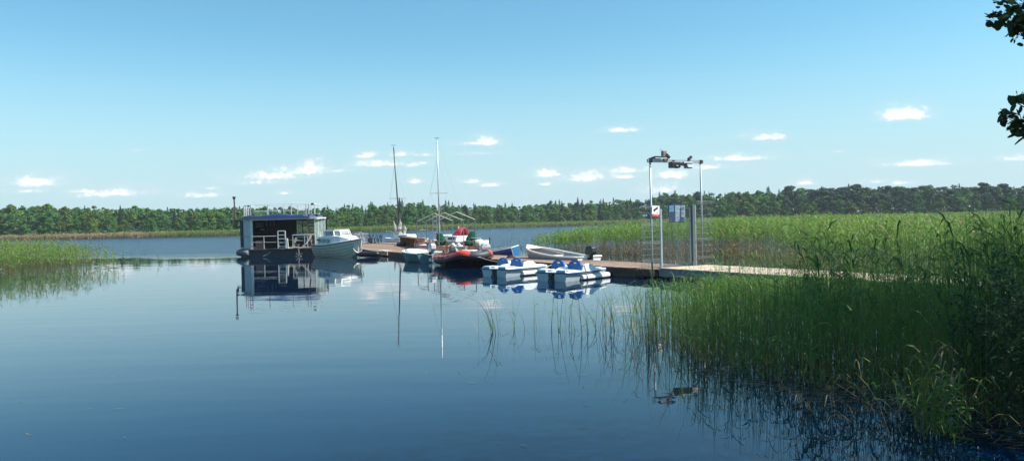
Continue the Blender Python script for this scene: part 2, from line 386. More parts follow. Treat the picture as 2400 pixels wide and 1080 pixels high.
for row, (dd, npx, hs) in enumerate([(12, 30, .62), (19, 25, .86), (29, 24, 1.0)]):
    px = -40.0
    while px < 2450 and count < 298:
        p = px + rnd.uniform(-9, 9); D = shore_D(p) + dd + rnd.uniform(-4, 5)
        kd = pick(p, rnd) if row else ('broadleaf' if rnd.random() < (.95 if p < 1850 else .75) else 'pine')
        w = P(p, 500, D); g0 = float(gz(w.x, w.y))
        Ht = (hor(p) - np.interp(p, top_px, top_py)) * D / FPX + CAMZ - g0
        Ht = Ht * hs * (rnd.uniform(.86, 1.05) if kd != 'spruce' else rnd.uniform(.92, 1.12)) + (rnd.uniform(-.3, .8) if row == 2 else 0)
        vi = rnd.randrange(len(TD[kd])); key = (kd, vi)
        if key not in meshes:
            t = thing(LBL[kd][1], LBL[kd][0], 'tree', group={'broadleaf': 'broadleaf trees across the lake', 'spruce': 'spruces across the lake', 'pine': 'pines across the lake'}[kd])
            v, f, c = TD[kd][vi]
            raw_mesh('crown', v.astype(np.float32), f.astype(np.int32), c.astype(np.float32), leafm, t)
            MB().tube([(0, 0, -.4), (.05, 0, 3), (-.05, .05, 6.2), (0, 0, 8.6)], [.17, .13, .09, .03], 6).build('trunk', barkm, t)
            meshes[key] = t; o = t
        else: o = copy_tree(meshes[key])
        o.location = (w.x, w.y, g0); o['label'] = tree_label(kd, p, row); sz = Ht / 10; wd = sz * rnd.uniform(1.0, 1.35); o.scale = (wd, wd, sz); o.rotation_euler.z = rnd.uniform(0, 6.28)
        px += npx * rnd.uniform(.8, 1.2); count += 1
print('trees', count)
V = []; F = []; Cc = []; nb = 0
for k in range(600):
    p = npr.uniform(-150, 2600); D = shore_D(p) + npr.uniform(33, 58)
    kd = pick(p, rnd); v, f, c = TD[kd][rnd.randrange(len(TD[kd]))]
    w = P(p, 500, D); g0 = float(gz(w.x, w.y)); Ht = ((hor(p) - np.interp(p, top_px, top_py)) * D / FPX + CAMZ - g0) * npr.uniform(.86, 1.0 if kd != 'spruce' else 1.10)
    sel = npr.choice(len(f), 900, replace=False) if len(f) > 900 else np.arange(len(f))
    vv = v.reshape(-1, 5, 3)[sel]; a = npr.uniform(0, 6.28); ca, sa = math.cos(a), math.sin(a)
    X = (vv[..., 0] * ca - vv[..., 1] * sa) * Ht / 9.5 * 1.15 + w.x; Y = (vv[..., 0] * sa + vv[..., 1] * ca) * Ht / 9.5 * 1.15 + w.y; Z = vv[..., 2] * Ht / 10 + g0
    V.append(np.stack([X, Y, Z], -1).reshape(-1, 3)); Cc.append(c.reshape(-1, 5, 3)[sel].reshape(-1, 3)); F.append(np.arange(len(sel) * 5).reshape(-1, 5) + nb); nb += len(sel) * 5
tag(raw_mesh('woodland', np.concatenate(V).astype(np.float32), np.concatenate(F).astype(np.int32), np.concatenate(Cc).astype(np.float32), leafm),
    'deep green woodland massed behind the front trees across the lake', 'woodland', kind='stuff')
# low scrub at the foot of the wood
V = []; F = []; Cc = []; nb = 0
for k in range(620):
    p = npr.uniform(-100, 2550); D = shore_D(p) + (npr.uniform(9, 15) if k < 300 else npr.uniform(16, 40)); w = P(p, 500, D); g0 = float(gz(w.x, w.y)); m = 70
    d = npr.normal(0, 1, (m, 3)); d /= np.linalg.norm(d, axis=1)[:, None]; hh = npr.uniform(.7, 1.9) if k < 300 else npr.uniform(2.0, 4.6)
    cen = np.array([w.x, w.y, g0 + hh * .5]) + d * np.array([1.6, 1.2, hh * .7]) * npr.uniform(.5, 1, (m, 1))
    v, f, c = clump_mesh('s', cen, d, npr.uniform(.15, .35, m), np.tile(np.array([.06, .12, .035]) * npr.uniform(.7, 1.2), (m, 1)), k)
    V.append(v); F.append(f + nb); Cc.append(c); nb += len(v)
tag(raw_mesh('undergrowth', np.concatenate(V).astype(np.float32), np.concatenate(F).astype(np.int32), np.concatenate(Cc).astype(np.float32), leafm),
    'low leafy scrub along the foot of the wood across the lake', 'undergrowth', kind='stuff')

# ------------------------------------------------------------------ reeds
reedm = colmat('reed_leaf', rough=0.55, trans=0.42, spec=0.3, var=0.12, scale=1.5)
GREEN = np.array([.115, .215, .042]); YEL = np.array([.21, .31, .055]); DRY = np.array([.33, .175, .075]); TAN = np.array([.36, .29, .16]); DEEP = np.array([.035, .115, .03])
def lerp(a, b, t): return a * (1 - t) + b * t
def reeds(R_, xy, H, leaves=6, dry=0.3, wst=0.010, wl_=0.028, ll=0.45, lean=0.12, green=GREEN, segs=4, bent=0.0, leafdry=0.05, zb=-0.15, wind=(-.4, .1), lowleaf=.3):
    """one stem per xy row; arching leaves off its upper two thirds; lower part straw coloured"""
    N = len(xy); r = npr
    a = r.uniform(0, 2 * np.pi, N); ld = np.stack([np.cos(a), np.sin(a)], 1) * (r.gamma(2, lean / 2, N))[:, None] + np.array(wind) * lean * .5
    t = np.linspace(0, 1, segs + 1)
    if bent: bb = (r.random(N) < bent)[:, None] * 2.2 * ld / (np.linalg.norm(ld, axis=1)[:, None] + 1e-6) * .45
    else: bb = 0 * ld
    def stem(tt):   # tt (N,) or (K,) -> positions
        tt = np.asarray(tt)
        if tt.ndim == 1 and len(tt) != N or tt is t: tt = np.tile(tt, (N, 1))
        if tt.ndim == 1: tt = tt[:, None]
        hz_ = ld[:, None, :] * (tt ** 1.6)[:, :, None] * H[:, None, None] + bb[:, None, :] * (np.clip(tt - .55, 0, 1) ** 1.5)[:, :, None] * H[:, None, None]
        z = zb + (H[:, None] - zb) * tt - (np.linalg.norm(hz_, axis=2) ** 2) / (H[:, None] * 2.2)
        return np.concatenate([xy[:, None, :] + hz_, z[:, :, None]], 2)
    pth = stem(t)
    w = wst * r.uniform(.7, 1.3, (N, 1)) * (1 - .75 * t[None, :])
    isdry = (r.random(N) < leafdry)[:, None]
    g_ = green * r.uniform(.75, 1.3, (N, 1)); g_ = lerp(g_, YEL, r.uniform(0, .4, (N, 1))); g_ = np.where(isdry, lerp(DRY, TAN, r.uniform(0, 1, (N, 1))) * r.uniform(.7, 1.1, (N, 1)), g_)
    k = 1 / (1 + np.exp(-(t[None, :] - dry * r.uniform(.7, 1.3, (N, 1))) * 12)); dc = lerp(DRY, TAN, r.uniform(0, .6, (N, 1)))
    cs = dc[:, None, :] * (1 - k[:, :, None]) + g_[:, None, :] * k[:, :, None]
    wa = r.uniform(0, np.pi, N); wd = np.stack([np.cos(wa), np.sin(wa) * .5, 0 * wa], 1)
    R_.add(pth, w, wd, cs)
    for j in range(leaves):
        tt = np.clip(lowleaf + (0.97 - lowleaf) * (j + r.uniform(0, 1, N)) / leaves, 0, .98)
        p0 = stem(tt)[:, 0, :]
        a = r.uniform(0, 2 * np.pi, N); L = ll * r.uniform(.6, 1.2, N) * (1.1 - .35 * tt); up = r.uniform(.5, 1.5, N)
        d = np.stack([np.cos(a), np.sin(a)], 1); q = np.linspace(0, 1, 4)
        hx = d[:, None, :] * (q[None, :] * L[:, None])[:, :, None] * .75
        zz = p0[:, 2:3] + L[:, None] * (up[:, None] * q[None, :] - (up[:, None] * .55 + .35) * q[None, :] ** 2.2)
        pp = np.concatenate([p0[:, None, :2] + hx, zz[:, :, None]], 2)
        ww = wl_ * r.uniform(.6, 1.25, (N, 1)) * np.array([.5, 1, .75, .05])[None, :]
        wd = np.stack([-d[:, 1], d[:, 0], r.uniform(-.6, .6, N)], 1)
        cl = g_ * r.uniform(.8, 1.3, (N, 1))
        dl = (r.random(N) < leafdry * 1.5)[:, None] | ((tt < dry * .7) & (r.random(N) < .5))[:, None]
        cl = np.where(dl, TAN * r.uniform(.6, 1.0, (N, 1)), cl)
        R_.add(pp, ww, wd, np.repeat(cl[:, None, :], 4, 1))
def scatter(poly, dens, f=None):
    q = np.array(poly); x0, y0 = q.min(0); x1, y1 = q.max(0); N = int((x1 - x0) * (y1 - y0) * dens)
    pts = npr.uniform([x0, y0], [x1, y1], (N, 2)); ins = np.zeros(N, bool); n_ = len(q)
    for i_ in range(n_):
        a, b_ = q[i_], q[(i_ + 1) % n_]; dy = b_[1] - a[1] or 1e-9
        ins ^= ((a[1] > pts[:, 1]) != (b_[1] > pts[:, 1])) & (pts[:, 0] < (b_[0] - a[0]) * (pts[:, 1] - a[1]) / dy + a[0])
    pts = pts[ins]
    if f is not None: pts = pts[npr.random(len(pts)) < f(pts[:, 0], pts[:, 1])]
    return pts
def PG(px, D): return (P(px, 520, D).x, D)
# dock frame used by reeds too: near edge passes DO with direction DD (towards the shore), DN across to the far side
DO = np.array([4.75, 26.2]); DD = np.array([.49, -.872]); DN = np.array([.872, .49])
def dock_sw(x, y): ax, ay = x - DO[0], y - DO[1]; return ax * DD[0] + ay * DD[1], ax * DN[0] + ay * DN[1]
# (a) the big reed bed beyond the jetty
edge_px = [1238, 1300, 1400, 1500, 1600, 1700, 1790, 1860, 1930, 2000, 2150, 2400, 2750]
edge_D = [49, 47, 44.5, 42.5, 41, 39.5, 37, 29.5, 24.0, 21.3, 18.5, 15.8, 14]
back_D = [51, 56, 64, 76, 92, 105, 118, 125, 130, 132, 130, 124, 116]
poly = [PG(p, d) for p, d in zip(edge_px, edge_D)] + [PG(p, d) for p, d in list(zip(edge_px, back_D))[::-1]]
def pxof(x, y): return 1200 + x / y * FPX
RB = Ribbons()
def bed_density(near):
    def f(x, y):
        p = pxof(x, y); e = np.interp(p, edge_px, edge_D); s, w = dock_sw(x, y)
        d = y - e + 1.2 * fbm2(x, y, .8, 5)
        k = np.clip(d / 1.0, 0, 1) * np.where(near, d < 7, (d >= 7)) * np.where(w > 2.55, 1, 0) * np.clip((p - 1225) / 90, .15, 1)
        return k * (0.75 + .25 * fbm2(x, y, .5, 9)) * (1 if near else np.clip(45 / y, .3, 1))
    return f
def bedH(x, y):
    p = pxof(x, y)
    return np.interp(p, [1230, 1300, 1400, 1500, 1600, 1900, 2100, 2250, 2500], [1.0, 1.3, 1.62, 1.78, 1.95, 2.0, 1.9, 1.72, 1.6]) * np.where(y > 80, .9, 1.0)
pts = scatter(poly, 17, bed_density(True)); H = bedH(pts[:, 0], pts[:, 1]) * npr.uniform(.78, 1.04, len(pts)) * (1 + .10 * fbm2(pts[:, 0], pts[:, 1], .9, 2))
print('bed near', len(pts)); reeds(RB, pts, H, leaves=7, dry=.40, wl_=.036, ll=.5, wst=.015, leafdry=.02, lowleaf=.46)
pts = scatter(poly, 6.0, bed_density(False)); H = bedH(pts[:, 0], pts[:, 1]) * npr.uniform(.82, 1.04, len(pts))
print('bed far', len(pts)); reeds(RB, pts, H, leaves=5, dry=.3, wl_=.055, ll=.55, wst=.02, segs=3, lowleaf=.5)
# dead stems and brush at the foot of the front edge
pts = scatter(poly, 48, lambda x, y: (np.abs(y - np.interp(pxof(x, y), edge_px, edge_D) - .3) < 1.5) * (dock_sw(x, y)[1] > 2.6) * .9 * np.clip((pxof(x, y) - 1250) / 160, 0, 1))
reeds(RB, pts, npr.uniform(.35, .95, len(pts)), leaves=2, dry=1.1, wst=.018, lean=.4, leafdry=.95, ll=.3, segs=3, lowleaf=.1)
tag(RB.build('reed_bed', reedm), 'broad sunlit reed bed with brown stems at its foot, beyond the jetty', 'reed bed', kind='stuff')
# (b) reeds at the left edge
RB = Ribbons()
lp = [PG(p, d) for p, d in [(-260, 35), (0, 38.5), (120, 40.5), (230, 42.5), (285, 44), (330, 47), (250, 52), (100, 60), (-260, 66)]]
pts = scatter(lp, 13, lambda x, y: np.clip(.75 + .45 * fbm2(x, y, .7, 4), .15, 1) * np.clip((320 - pxof(x, y)) / 160, .12, 1))
H = np.interp(pxof(pts[:, 0], pts[:, 1]), [-200, 0, 150, 260, 320], [1.75, 1.65, 1.5, 1.2, .8]) * npr.uniform(.72, 1.06, len(pts))
print('left', len(pts)); reeds(RB, pts, H, leaves=6, dry=.27, wl_=.032, ll=.45, wst=.012, leafdry=.06, lean=.16)
tag(RB.build('reed_patch', reedm), 'open patch of green reeds growing from the water at the left edge', 'reed patch', kind='stuff')
# (c) belt of reeds along the far shore, straw coloured on the left, green in the middle
for nm, lab, p0, p1, g_, dr in [('dry_reed_belt', 'pale straw coloured reed belt along the far shore on the left', -200, 430, TAN * 1.25 * np.array([1, 1.05, .85]), 1.0), ('green_reed_belt', 'low green reed belt lining the far shore below the wood', 330, 2600, GREEN * .85 + DRY * .12, .12)]:
    RB = Ribbons(); N = 5200 if p0 < 0 else 15000
    p = npr.uniform(p0, p1, N)
    if p0 < 0: p = p[npr.random(len(p)) < np.clip((430 - p) / 130, 0, 1)]
    else: p = p[npr.random(len(p)) < np.clip((p - 330) / 100, 0, 1)]
    D = np.interp(p, [-300, 0, 560, 900, 1200, 1500, 1900, 2200, 2400, 2700], [235, 231, 210, 236, 272, 290, 262, 240, 226, 215]) + npr.uniform(-4, 11, len(p)) + 1.5 * np.sin(p / 37)
    xy = np.stack([np.array([P(a, 520, 1).x for a in p]) * D, D], 1)
    reeds(RB, xy, npr.uniform(1.15, 1.85, len(p)) * np.where(p > 250, 1, .95), leaves=3, dry=dr * .3 if dr < 1 else .08, wst=.16, wl_=.22, ll=.7, segs=2, green=g_, leafdry=.02 if dr < 1 else .5, lean=.1, zb=0.0)
    tag(RB.build(nm, reedm), lab, 'reed belt', kind='stuff')
# (d) foreground reeds on this side of the jetty
fe_px = [1430, 1480, 1560, 1640, 1750, 1900, 2050, 2200, 2330, 2600]
fe_D = [13.6, 12.9, 11.6, 10.6, 9.7, 9.0, 8.4, 7.9, 7.3, 6.6]
def fore(x, y):
    p = pxof(x, y); e = np.interp(p, fe_px, fe_D); s, w = dock_sw(x, y); d = y - e + .5 * fbm2(x, y, 2.2, 6)
    k = np.clip(d / .9, 0, 1) * (w < -.25) * np.clip((p - 1420) / 200, 0, 1) ** 1.2
    back = np.interp(p, [1430, 1560, 1640, 1760, 1900], [15.5, 17, 20, 30, 40]); k = k * (y < back)
    return k * np.clip(.8 + .35 * fbm2(x, y, 1.2, 8), .3, 1)
fp = [PG(p, d) for p, d in zip(fe_px, fe_D)] + [PG(2600, 17), PG(2100, 22), PG(1700, 26), PG(1500, 18), PG(1420, 16)]
def foreH(x, y):
    p = pxof(x, y); return np.interp(p, [1430, 1500, 1600, 1700, 1800, 1900, 2000, 2150, 2300, 2450], [.85, 1.0, 1.15, 1.25, 1.45, 1.72, 1.72, 1.78, 2.0, 2.15])
RB = Ribbons()
pts = scatter(fp, 120, fore); p = pxof(pts[:, 0], pts[:, 1]); tall = npr.random(len(pts)) < np.interp(p, [1600, 1850, 1920, 2200, 2320], [.08, .15, .30, .32, .6]); H = np.where(tall, foreH(pts[:, 0], pts[:, 1]), np.minimum(foreH(pts[:, 0], pts[:, 1]), 2 - .078 * pts[:, 1])) * npr.uniform(.72, 1.04, len(pts))
isr = npr.random(len(pts)) < np.interp(p, [1500, 1750, 1950, 2100], [1, .985, .95, .93])
print('fore', len(pts), isr.sum())
reeds(RB, pts[isr], H[isr], leaves=1, dry=.15, wst=.0095, wl_=.012, ll=.55, lean=.10, segs=5, green=DEEP * .7 + GREEN * .55, leafdry=.015, bent=.03, lowleaf=.05, wind=(-.5, -.1))
reeds(RB, pts[~isr], H[~isr], leaves=6, dry=.22, wst=.009, wl_=.024, ll=.40, lean=.12, segs=5, green=GREEN * .6 + DEEP * .4, leafdry=.0, lowleaf=.4)
tag(RB.build('foreground_reeds', reedm), 'dense shaded green reeds and rushes in the water on the near side of the jetty', 'reeds', kind='stuff')
# short grass, dead stalks and floating litter at the foot of the foreground reeds
RB = Ribbons()
pts = scatter(fp, 110, lambda x, y: (lambda p, e: (np.abs(y - e - .5) < 1.3) * np.clip((p - 1560) / 200, 0, 1) * .8)(pxof(x, y), np.interp(pxof(x, y), fe_px, fe_D)))
reeds(RB, pts, npr.uniform(.18, .6, len(pts)), leaves=2, dry=.1, wst=.009, wl_=.010, lean=.5, segs=4, green=GREEN * .7, leafdry=.1, ll=.3, lowleaf=.1)
tag(RB.build('shore_grass', reedm), 'short arching grass and dead stalks along the waterline at bottom right', 'grass', kind='stuff')
def litter(xy, L, zc=.006):
    N = len(xy); a = npr.normal(0, .5, N); d = np.stack([np.cos(a), np.sin(a), 0 * a], 1); q = np.linspace(-.5, .5, 3)
    pp = np.concatenate([xy, np.full((N, 1), zc)], 1)[:, None, :] + d[:, None, :] * (q[None, :] * L[:, None])[:, :, None]; pp[:, :, 2] += npr.uniform(0, .012, (N, 3))
    return pp, np.full((N, 3), .007) * npr.uniform(.6, 1.6, (N, 1)), np.stack([-d[:, 1], d[:, 0], 0 * a], 1), np.repeat((TAN * npr.uniform(.35, .9, (N, 1)))[:, None, :], 3, 1)
RB = Ribbons()
pts = scatter([PG(a, b_) for a, b_ in [(1560, 12), (1640, 9.9), (1900, 8.2), (2150, 7.4), (2500, 6.2), (2500, 8.5), (1900, 10.5), (1600, 13)]], 55)
RB.add(*litter(pts, npr.uniform(.1, .5, len(pts))))
pts = np.stack([npr.uniform(-7, 4, 130), npr.uniform(6.5, 30, 130)], 1); pts = pts[np.abs(pts[:, 0]) < pts[:, 1] * .66]
a_ = litter(pts, npr.uniform(.03, .12, len(pts))); a_[1][:] *= .8; RB.add(*a_)
tag(RB.build('floating_litter', reedm), 'bits of straw and dead reed floating on the still water', 'floating litter', kind='stuff')
# (e) single tufts of rush standing in open water, each a plant of its own
TUFTS = [(1162, 779, 7, 1.0, -.35), (1150, 776, 4, .7, -.5), (1206, 769, 3, .8, -.45), (1222, 772, 2, .6, -.1), (1265, 768, 7, .75, -.25), (1294, 776, 3, .75, -.35), (1322, 772, 6, 1.05, -.02),
         (1346, 778, 9, .75, -.2), (1372, 788, 5, .85, -.3), (1404, 776, 13, .75, 0.05), (1424, 788, 8, .9, .1), (1442, 772, 6, .9, -.25), (1466, 776, 9, 1.05, -.35), (1488, 796, 16, 1.1, -.2), (1498, 778, 8, 1.1, -.35), (1512, 812, 12, 1.1, -.1), (1532, 790, 16, 1.05, 0.0)]
for k, (px, py, ns, hh, ln) in enumerate(TUFTS):
    g0 = G(px, py); RB = Ribbons()
    xy = npr.normal(0, .05 + .006 * ns, (ns, 2))
    reeds(RB, xy, hh * npr.uniform(.55, 1.05, ns), leaves=1, dry=.1, wst=.011, wl_=.011, ll=.45, lean=.25, segs=6, green=DEEP * .75 + GREEN * .3, bent=.3, wind=(ln * 3.2, 0), lowleaf=.0, leafdry=.12)
    o = RB.build('rush_tuft', reedm); o.location = (g0.x, g0.y, 0)
    where = ['leftmost wide tuft of bent rushes in the open water', 'small pale drooping tuft just left of the first wide rush tuft', 'three long rush stems leaning left in open water', 'pair of broken rush stems in open water',
             'dark kinked rush tuft below the rear pedal boat', 'sparse left leaning rush stems beside the dark kinked tuft', 'tall upright rush tuft below the front pedal boat', 'short dense rush tuft with low fanned leaves',
             'loose rush tuft right of the fanned one', 'bushy pale green rush tuft with many thin blades', 'rush tuft with blades leaning right', 'thin rush tuft behind the bushy one', 'tall rushes leaning left before the reed mass',
             'thick rush clump at the edge of the foreground reeds', 'tall rear rush tuft leaning over the water by the jetty', 'rush clump nearest the camera beside the reed mass', 'thick upright rush clump in front of the gate post'][k]
    tag(o, where, 'rush tuft', 'rush tufts in open water')

# ------------------------------------------------------------------ jetty
M = lambda *a, **k: mat(*a, **k)
plankm = colmat('weathered_planks', rough=0.8, spec=0.25, var=0.22, scale=4.0)
darkwood = M('wet_dark_timber', (0.035, 0.028, 0.024), rough=0.7, var=0.3)
steel = M('galvanised_steel', (0.36, 0.40, 0.42), rough=0.5, metal=0.4, var=0.12, scale=14)
white = M('white_gelcoat', (0.80, 0.81, 0.79), rough=0.35, var=0.06, scale=3, stain=(0.60, 0.60, 0.55))
whitep = M('white_paint', (0.72, 0.72, 0.68), rough=0.5, var=0.1, scale=9, stain=(0.5, 0.47, 0.40))
black = M('black_plastic', (0.02, 0.021, 0.024), rough=0.4, var=0.2)
glass = M('dark_glazing', (0.05, 0.07, 0.08), rough=0.06, var=0.1, spec=0.8)
greyp = M('grey_plastic', (0.33, 0.35, 0.36), rough=0.5, var=0.1)
ropem = M('rope', (0.45, 0.42, 0.35), rough=0.9, var=0.2, scale=40)
rustm = M('rusty_iron', (0.16, 0.08, 0.045), rough=0.85, var=0.35, scale=8)
redwood = M('reddish_wood', (0.20, 0.085, 0.045), rough=0.7, var=0.3, scale=7, stretch=(1, 6, 1))
paleboard = M('pale_board', (0.52, 0.43, 0.34), rough=0.8, var=0.2, scale=9)
def DW(s, w, z): p = DO + DD * s + DN * w; return (p[0], p[1], z)
def pl_col(base, r): k = r.uniform(.72, 1.22); return tuple(max(0.01, c * k * r.uniform(.95, 1.05)) for c in base)
def planks_along(mb, s0, s1, w0, w1, z, n, base, L=3.2, th=.035):
    r = random.Random(int(s0 * 10) + n); wd = (w1 - w0) / n
    for i_ in range(n):
        s = s0 - r.uniform(0, L * .8)
        while s < s1:
            a, b_ = max(s, s0), min(s + L * r.uniform(.8, 1.1), s1)
            if b_ - a > .1:
                c = pl_col(base, r); zz = z + r.uniform(-.004, .004); p = [DW(a + .006, w0 + wd * i_ + .006, 0), DW(b_ - .006, w0 + wd * i_ + .006, 0), DW(b_ - .006, w0 + wd * (i_ + 1) - .006, 0), DW(a + .006, w0 + wd * (i_ + 1) - .006, 0)]
                mb.prism([q[:2] for q in p], zz - th, zz, c)
            s = b_
BR = (.27, .185, .135)
jet = thing('jetty', 'long brown plank jetty floating between the pedal boats and the white skiff', 'jetty', DW(0, 0, 0))
JO = jet.location
m_ = MB(JO); planks_along(m_, -16.2, -.1, 0, 2.3, .31, 14, BR); m_.build('planking', plankm, jet)
m_ = MB(JO)
for w in (.03, 2.27): m_.bar(DW(-16.2, w, .17), DW(-.1, w, .17), .09, .2)
for s in np.arange(-15.5, 0, 1.9): m_.bar(DW(s, .1, .16), DW(s, 2.2, .16), .1, .16)
m_.build('edge_beam', darkwood, jet)
for s in (-13.5, -9.6, -5.6, -1.8):
    MB(JO).bar(DW(s - .9, 1.15, -.02), DW(s + .9, 1.15, -.02), 1.9, .26).build('float', black, jet, bevel=.05)
# the wide platform at the far end
plat = thing('platform', 'wide brown plank platform at the far end of the jetty, carrying benches and the frame', 'platform', (G(1000, 590, .3).x, G(1000, 590, .3).y, 0))
PO = plat.location
N1 = G(1035, 601, .3); N2 = G(846, 583.5, .3); FL = G(815, 569.5, .3); FR = G(948, 568.5, .3); RR_ = G(1012, 576, .3); R2 = G(1118, 588.5, .3); R3 = G(1149, 599.5, .3)
PL = [N1, N2, FL, FR, RR_, R2, R3]
pp2 = [(v.x, v.y) for v in PL]
m_ = MB(PO); r_ = random.Random(4)
def clip_poly_strip(poly, a, b_):      # keep the part of poly with a <= w <= b in dock coordinates
    def clip(pl_, f):
        out = []
        for i_ in range(len(pl_)):
            p, q = pl_[i_], pl_[(i_ + 1) % len(pl_)]; fp_, fq = f(p), f(q)
            if fp_ >= 0: out.append(p)
            if (fp_ >= 0) != (fq >= 0): t = fp_ / (fp_ - fq); out.append((p[0] + (q[0] - p[0]) * t, p[1] + (q[1] - p[1]) * t))
        return out
    w = lambda p: (p[0] - DO[0]) * DN[0] + (p[1] - DO[1]) * DN[1]
    q = clip(poly, lambda p: w(p) - a)
    return clip(q, lambda p: b_ - w(p)) if q else q
ws = [(p[0] - DO[0]) * DN[0] + (p[1] - DO[1]) * DN[1] for p in pp2]
w = min(ws)
while w < max(ws):
    q = clip_poly_strip(pp2, w + .008, w + .19)
    if q and len(q) > 2: m_.prism(q, .26, .31 + r_.uniform(-.004, .004), pl_col(BR, r_))
    w += .2
m_.build('planking', plankm, plat)
m_ = MB(PO)
for a, b_ in ((N1, N2), (N2, FL), (RR_, R2), (R2, R3), (FR, RR_), (FL, FR)):
    a2, b2 = Vector((a.x, a.y, .12)), Vector((b_.x, b_.y, .12)); m_.bar(a2, b2, .12, .26)
m_.build('edge_beam', darkwood, plat)
cen = sum((Vector((v.x, v.y, 0)) for v in PL), Vector()) / len(PL)
for i_, t in enumerate((.12, .38, .66, .9)):
    a = N1.lerp(N2, t); d = (N2 - N1).normalized(); n_ = Vector((DN[0], DN[1], 0))
    c = Vector((a.x, a.y, .02)) + n_ * .75; MB(PO).bar(c - d * 1.5, c + d * 1.5, 1.3, .36).build('float', black, plat, bevel=.08)
m_ = MB(PO); m_.bar(G(850, 567.5, .36), G(935, 571, .36), .3, .05); m_.build('border_board', paleboard, plat)
def px_at(px, py, z=.31): v = G(px, py, z); return Vector((v.x, v.y, z))
bh = thing('board_hatch', 'pale wooden board hanging over the near side of the platform by the motor cruiser', 'board', px_at(900, 589)); o = bh.location
m_ = MB(); d = (N2 - N1).normalized(); m_.bar(-d * .9 + Vector((0, -.05, -.1)), d * .9 + Vector((0, -.05, -.1)), .05, .26); m_.build('panel', paleboard, bh)
m_ = MB(); m_.bar(-d * .95 + Vector((0, .25, .03)), d * .95 + Vector((0, .25, .03)), .5, .05); m_.build('ledge', paleboard, bh)
# boardwalk between the gate and the shore
bw = thing('boardwalk', 'pale boardwalk of crosswise planks running through the reeds from the gate to the shore', 'boardwalk', DW(0.1, 0, 0)); BO = bw.location
m_ = MB(BO); r_ = random.Random(9); s = .1
while s < 19:
    c = pl_col((.50, .40, .32), r_); e = s + .142
    m_.prism([DW(s, .03 + r_.uniform(-.02, .02), 0)[:2], DW(e, .03, 0)[:2], DW(e, 2.2 + r_.uniform(-.02, .02), 0)[:2], DW(s, 2.2, 0)[:2]], .33, .365 + r_.uniform(-.003, .003), c); s += .15
m_.build('planking', plankm, bw)
m_ = MB(BO); greybeam = M('blue_grey_beam', (.17, .20, .20), rough=.75, var=.2, scale=3)
for w in (.08, 2.12): m_.bar(DW(.1, w, .2), DW(19, w, .2), .07, .24)
m_.build('side_beam', greybeam, bw)
for s in (.9, 5, 9, 13): MB(BO).bar(DW(s, .12, -.05), DW(s, 2.1, -.05), .8, .28).build('float', black, bw, bevel=.05)
for s in (3.2, 7.0, 11.0): MB(BO).bar(DW(s, 1.0, -1.4), DW(s, 1.0, .2), .12).build('pile', darkwood, bw)

# ------------------------------------------------------------------ gate with camera arch
GR = math.atan2(DN[1], DN[0])
def g_thing(name, label, cat, x, y, z, group=None): p = DO + DN * x - DD * y; return thing(name, label, cat, (p[0], p[1], z), GR, group)
gate = g_thing('gate_arch', 'tall galvanised steel arch with gate posts across the jetty', 'gate arch', 0, 0, .31)
for x, z0 in ((-.15, -1.3), (2.06, .0)):
    MB().tube([(x, 0, z0), (x, 0, 3.62)], .032, 10).build('post', steel, gate, smooth=True)
MB().box((.955, 0, 3.60), (2.42, .07, .1)).build('crossbeam', steel, gate)
for x in (-.15, 2.06): MB().box((x, 0, 3.60), (.12, .1, .12)).build('bracket', black, gate)
MB().box((.24, 0, 1.0), (.07, .07, 2.0)).build('gate_post', steel, gate); MB().box((1.66, 0, 1.06), (.10, .10, 2.12)).build('gate_post', M('gate_post_dark', (.12, .15, .16), rough=.5, metal=.3), gate)
MB().box((1.76, 0, 1.06), (.035, .05, 2.12)).build('gate_post', steel, gate)
# open leaf
leaf = g_thing('gate_leaf', 'narrow mesh gate leaf standing open, carrying the notice board', 'gate leaf', 1.61, .06, .31)
leaf.rotation_euler.z = GR + R(180 - 38)
m_ = MB(); LW = 1.02
for z in (.06, 2.02): m_.bar((0, 0, z), (LW, 0, z), .035)
m_.bar((.02, 0, .06), (.02, 0, 2.02), .05); m_.bar((LW, 0, .06), (LW, 0, 2.02), .04); m_.build('frame', steel, leaf)
m_ = MB()
for k in range(1, 20): m_.tube([(k * LW / 20, 0, .08), (k * LW / 20, 0, 2.0)], .0035, 4)
for k in range(1, 10): m_.tube([(0, 0, .06 + k * .2), (LW, 0, .06 + k * .2)], .0035, 4)
m_.build('mesh', steel, leaf); m_ = MB(); m_.box((LW - .02, -.0, 1.32), (.1, .1, .16)); m_.box((LW - .02, 0, 1.12), (.06, .12, .2)); m_.build('lock', black, leaf)
wirem = M('wire_grey', (.17, .20, .20), rough=.6, metal=.2, var=.1)
def wing(name, label, x0, x1, z0, z1):
    t = g_thing(name, label, 'mesh fence', (x0 + x1) / 2, -.02, .31, 'mesh fence wings beside the gate'); W = (x1 - x0) / 2
    m_ = MB(); n_ = max(5, int((x1 - x0) / .055))
    for k in range(n_ + 1): x = -W + (x1 - x0) * k / n_; m_.tube([(x, 0, z0), (x, 0, z1)], .0048, 4)
    m_.build('upright_wires', wirem, t); m_ = MB(); z = z0 + .12
    for k in range(11):
        zz = z0 + .05 + (z1 - z0 - .1) * k / 10
        if k % 3 == 1 or k == 10:      # folded bead of the panel
            m_.tube([(-W, 0, zz - .045), (W, 0, zz - .045)], .0035, 5); m_.tube([(-W, -.045, zz), (W, -.045, zz)], .004, 5); m_.tube([(-W, 0, zz + .045), (W, 0, zz + .045)], .004, 5)
            for j in range(n_ + 1): x = -W + (x1 - x0) * j / n_; m_.tube([(x, 0, zz - .045), (x, -.045, zz), (x, 0, zz + .045)], .003, 4)
        else: m_.tube([(-W, 0, zz), (W, 0, zz)], .0028, 5)
    m_.build('cross_wires', wirem, t); return t
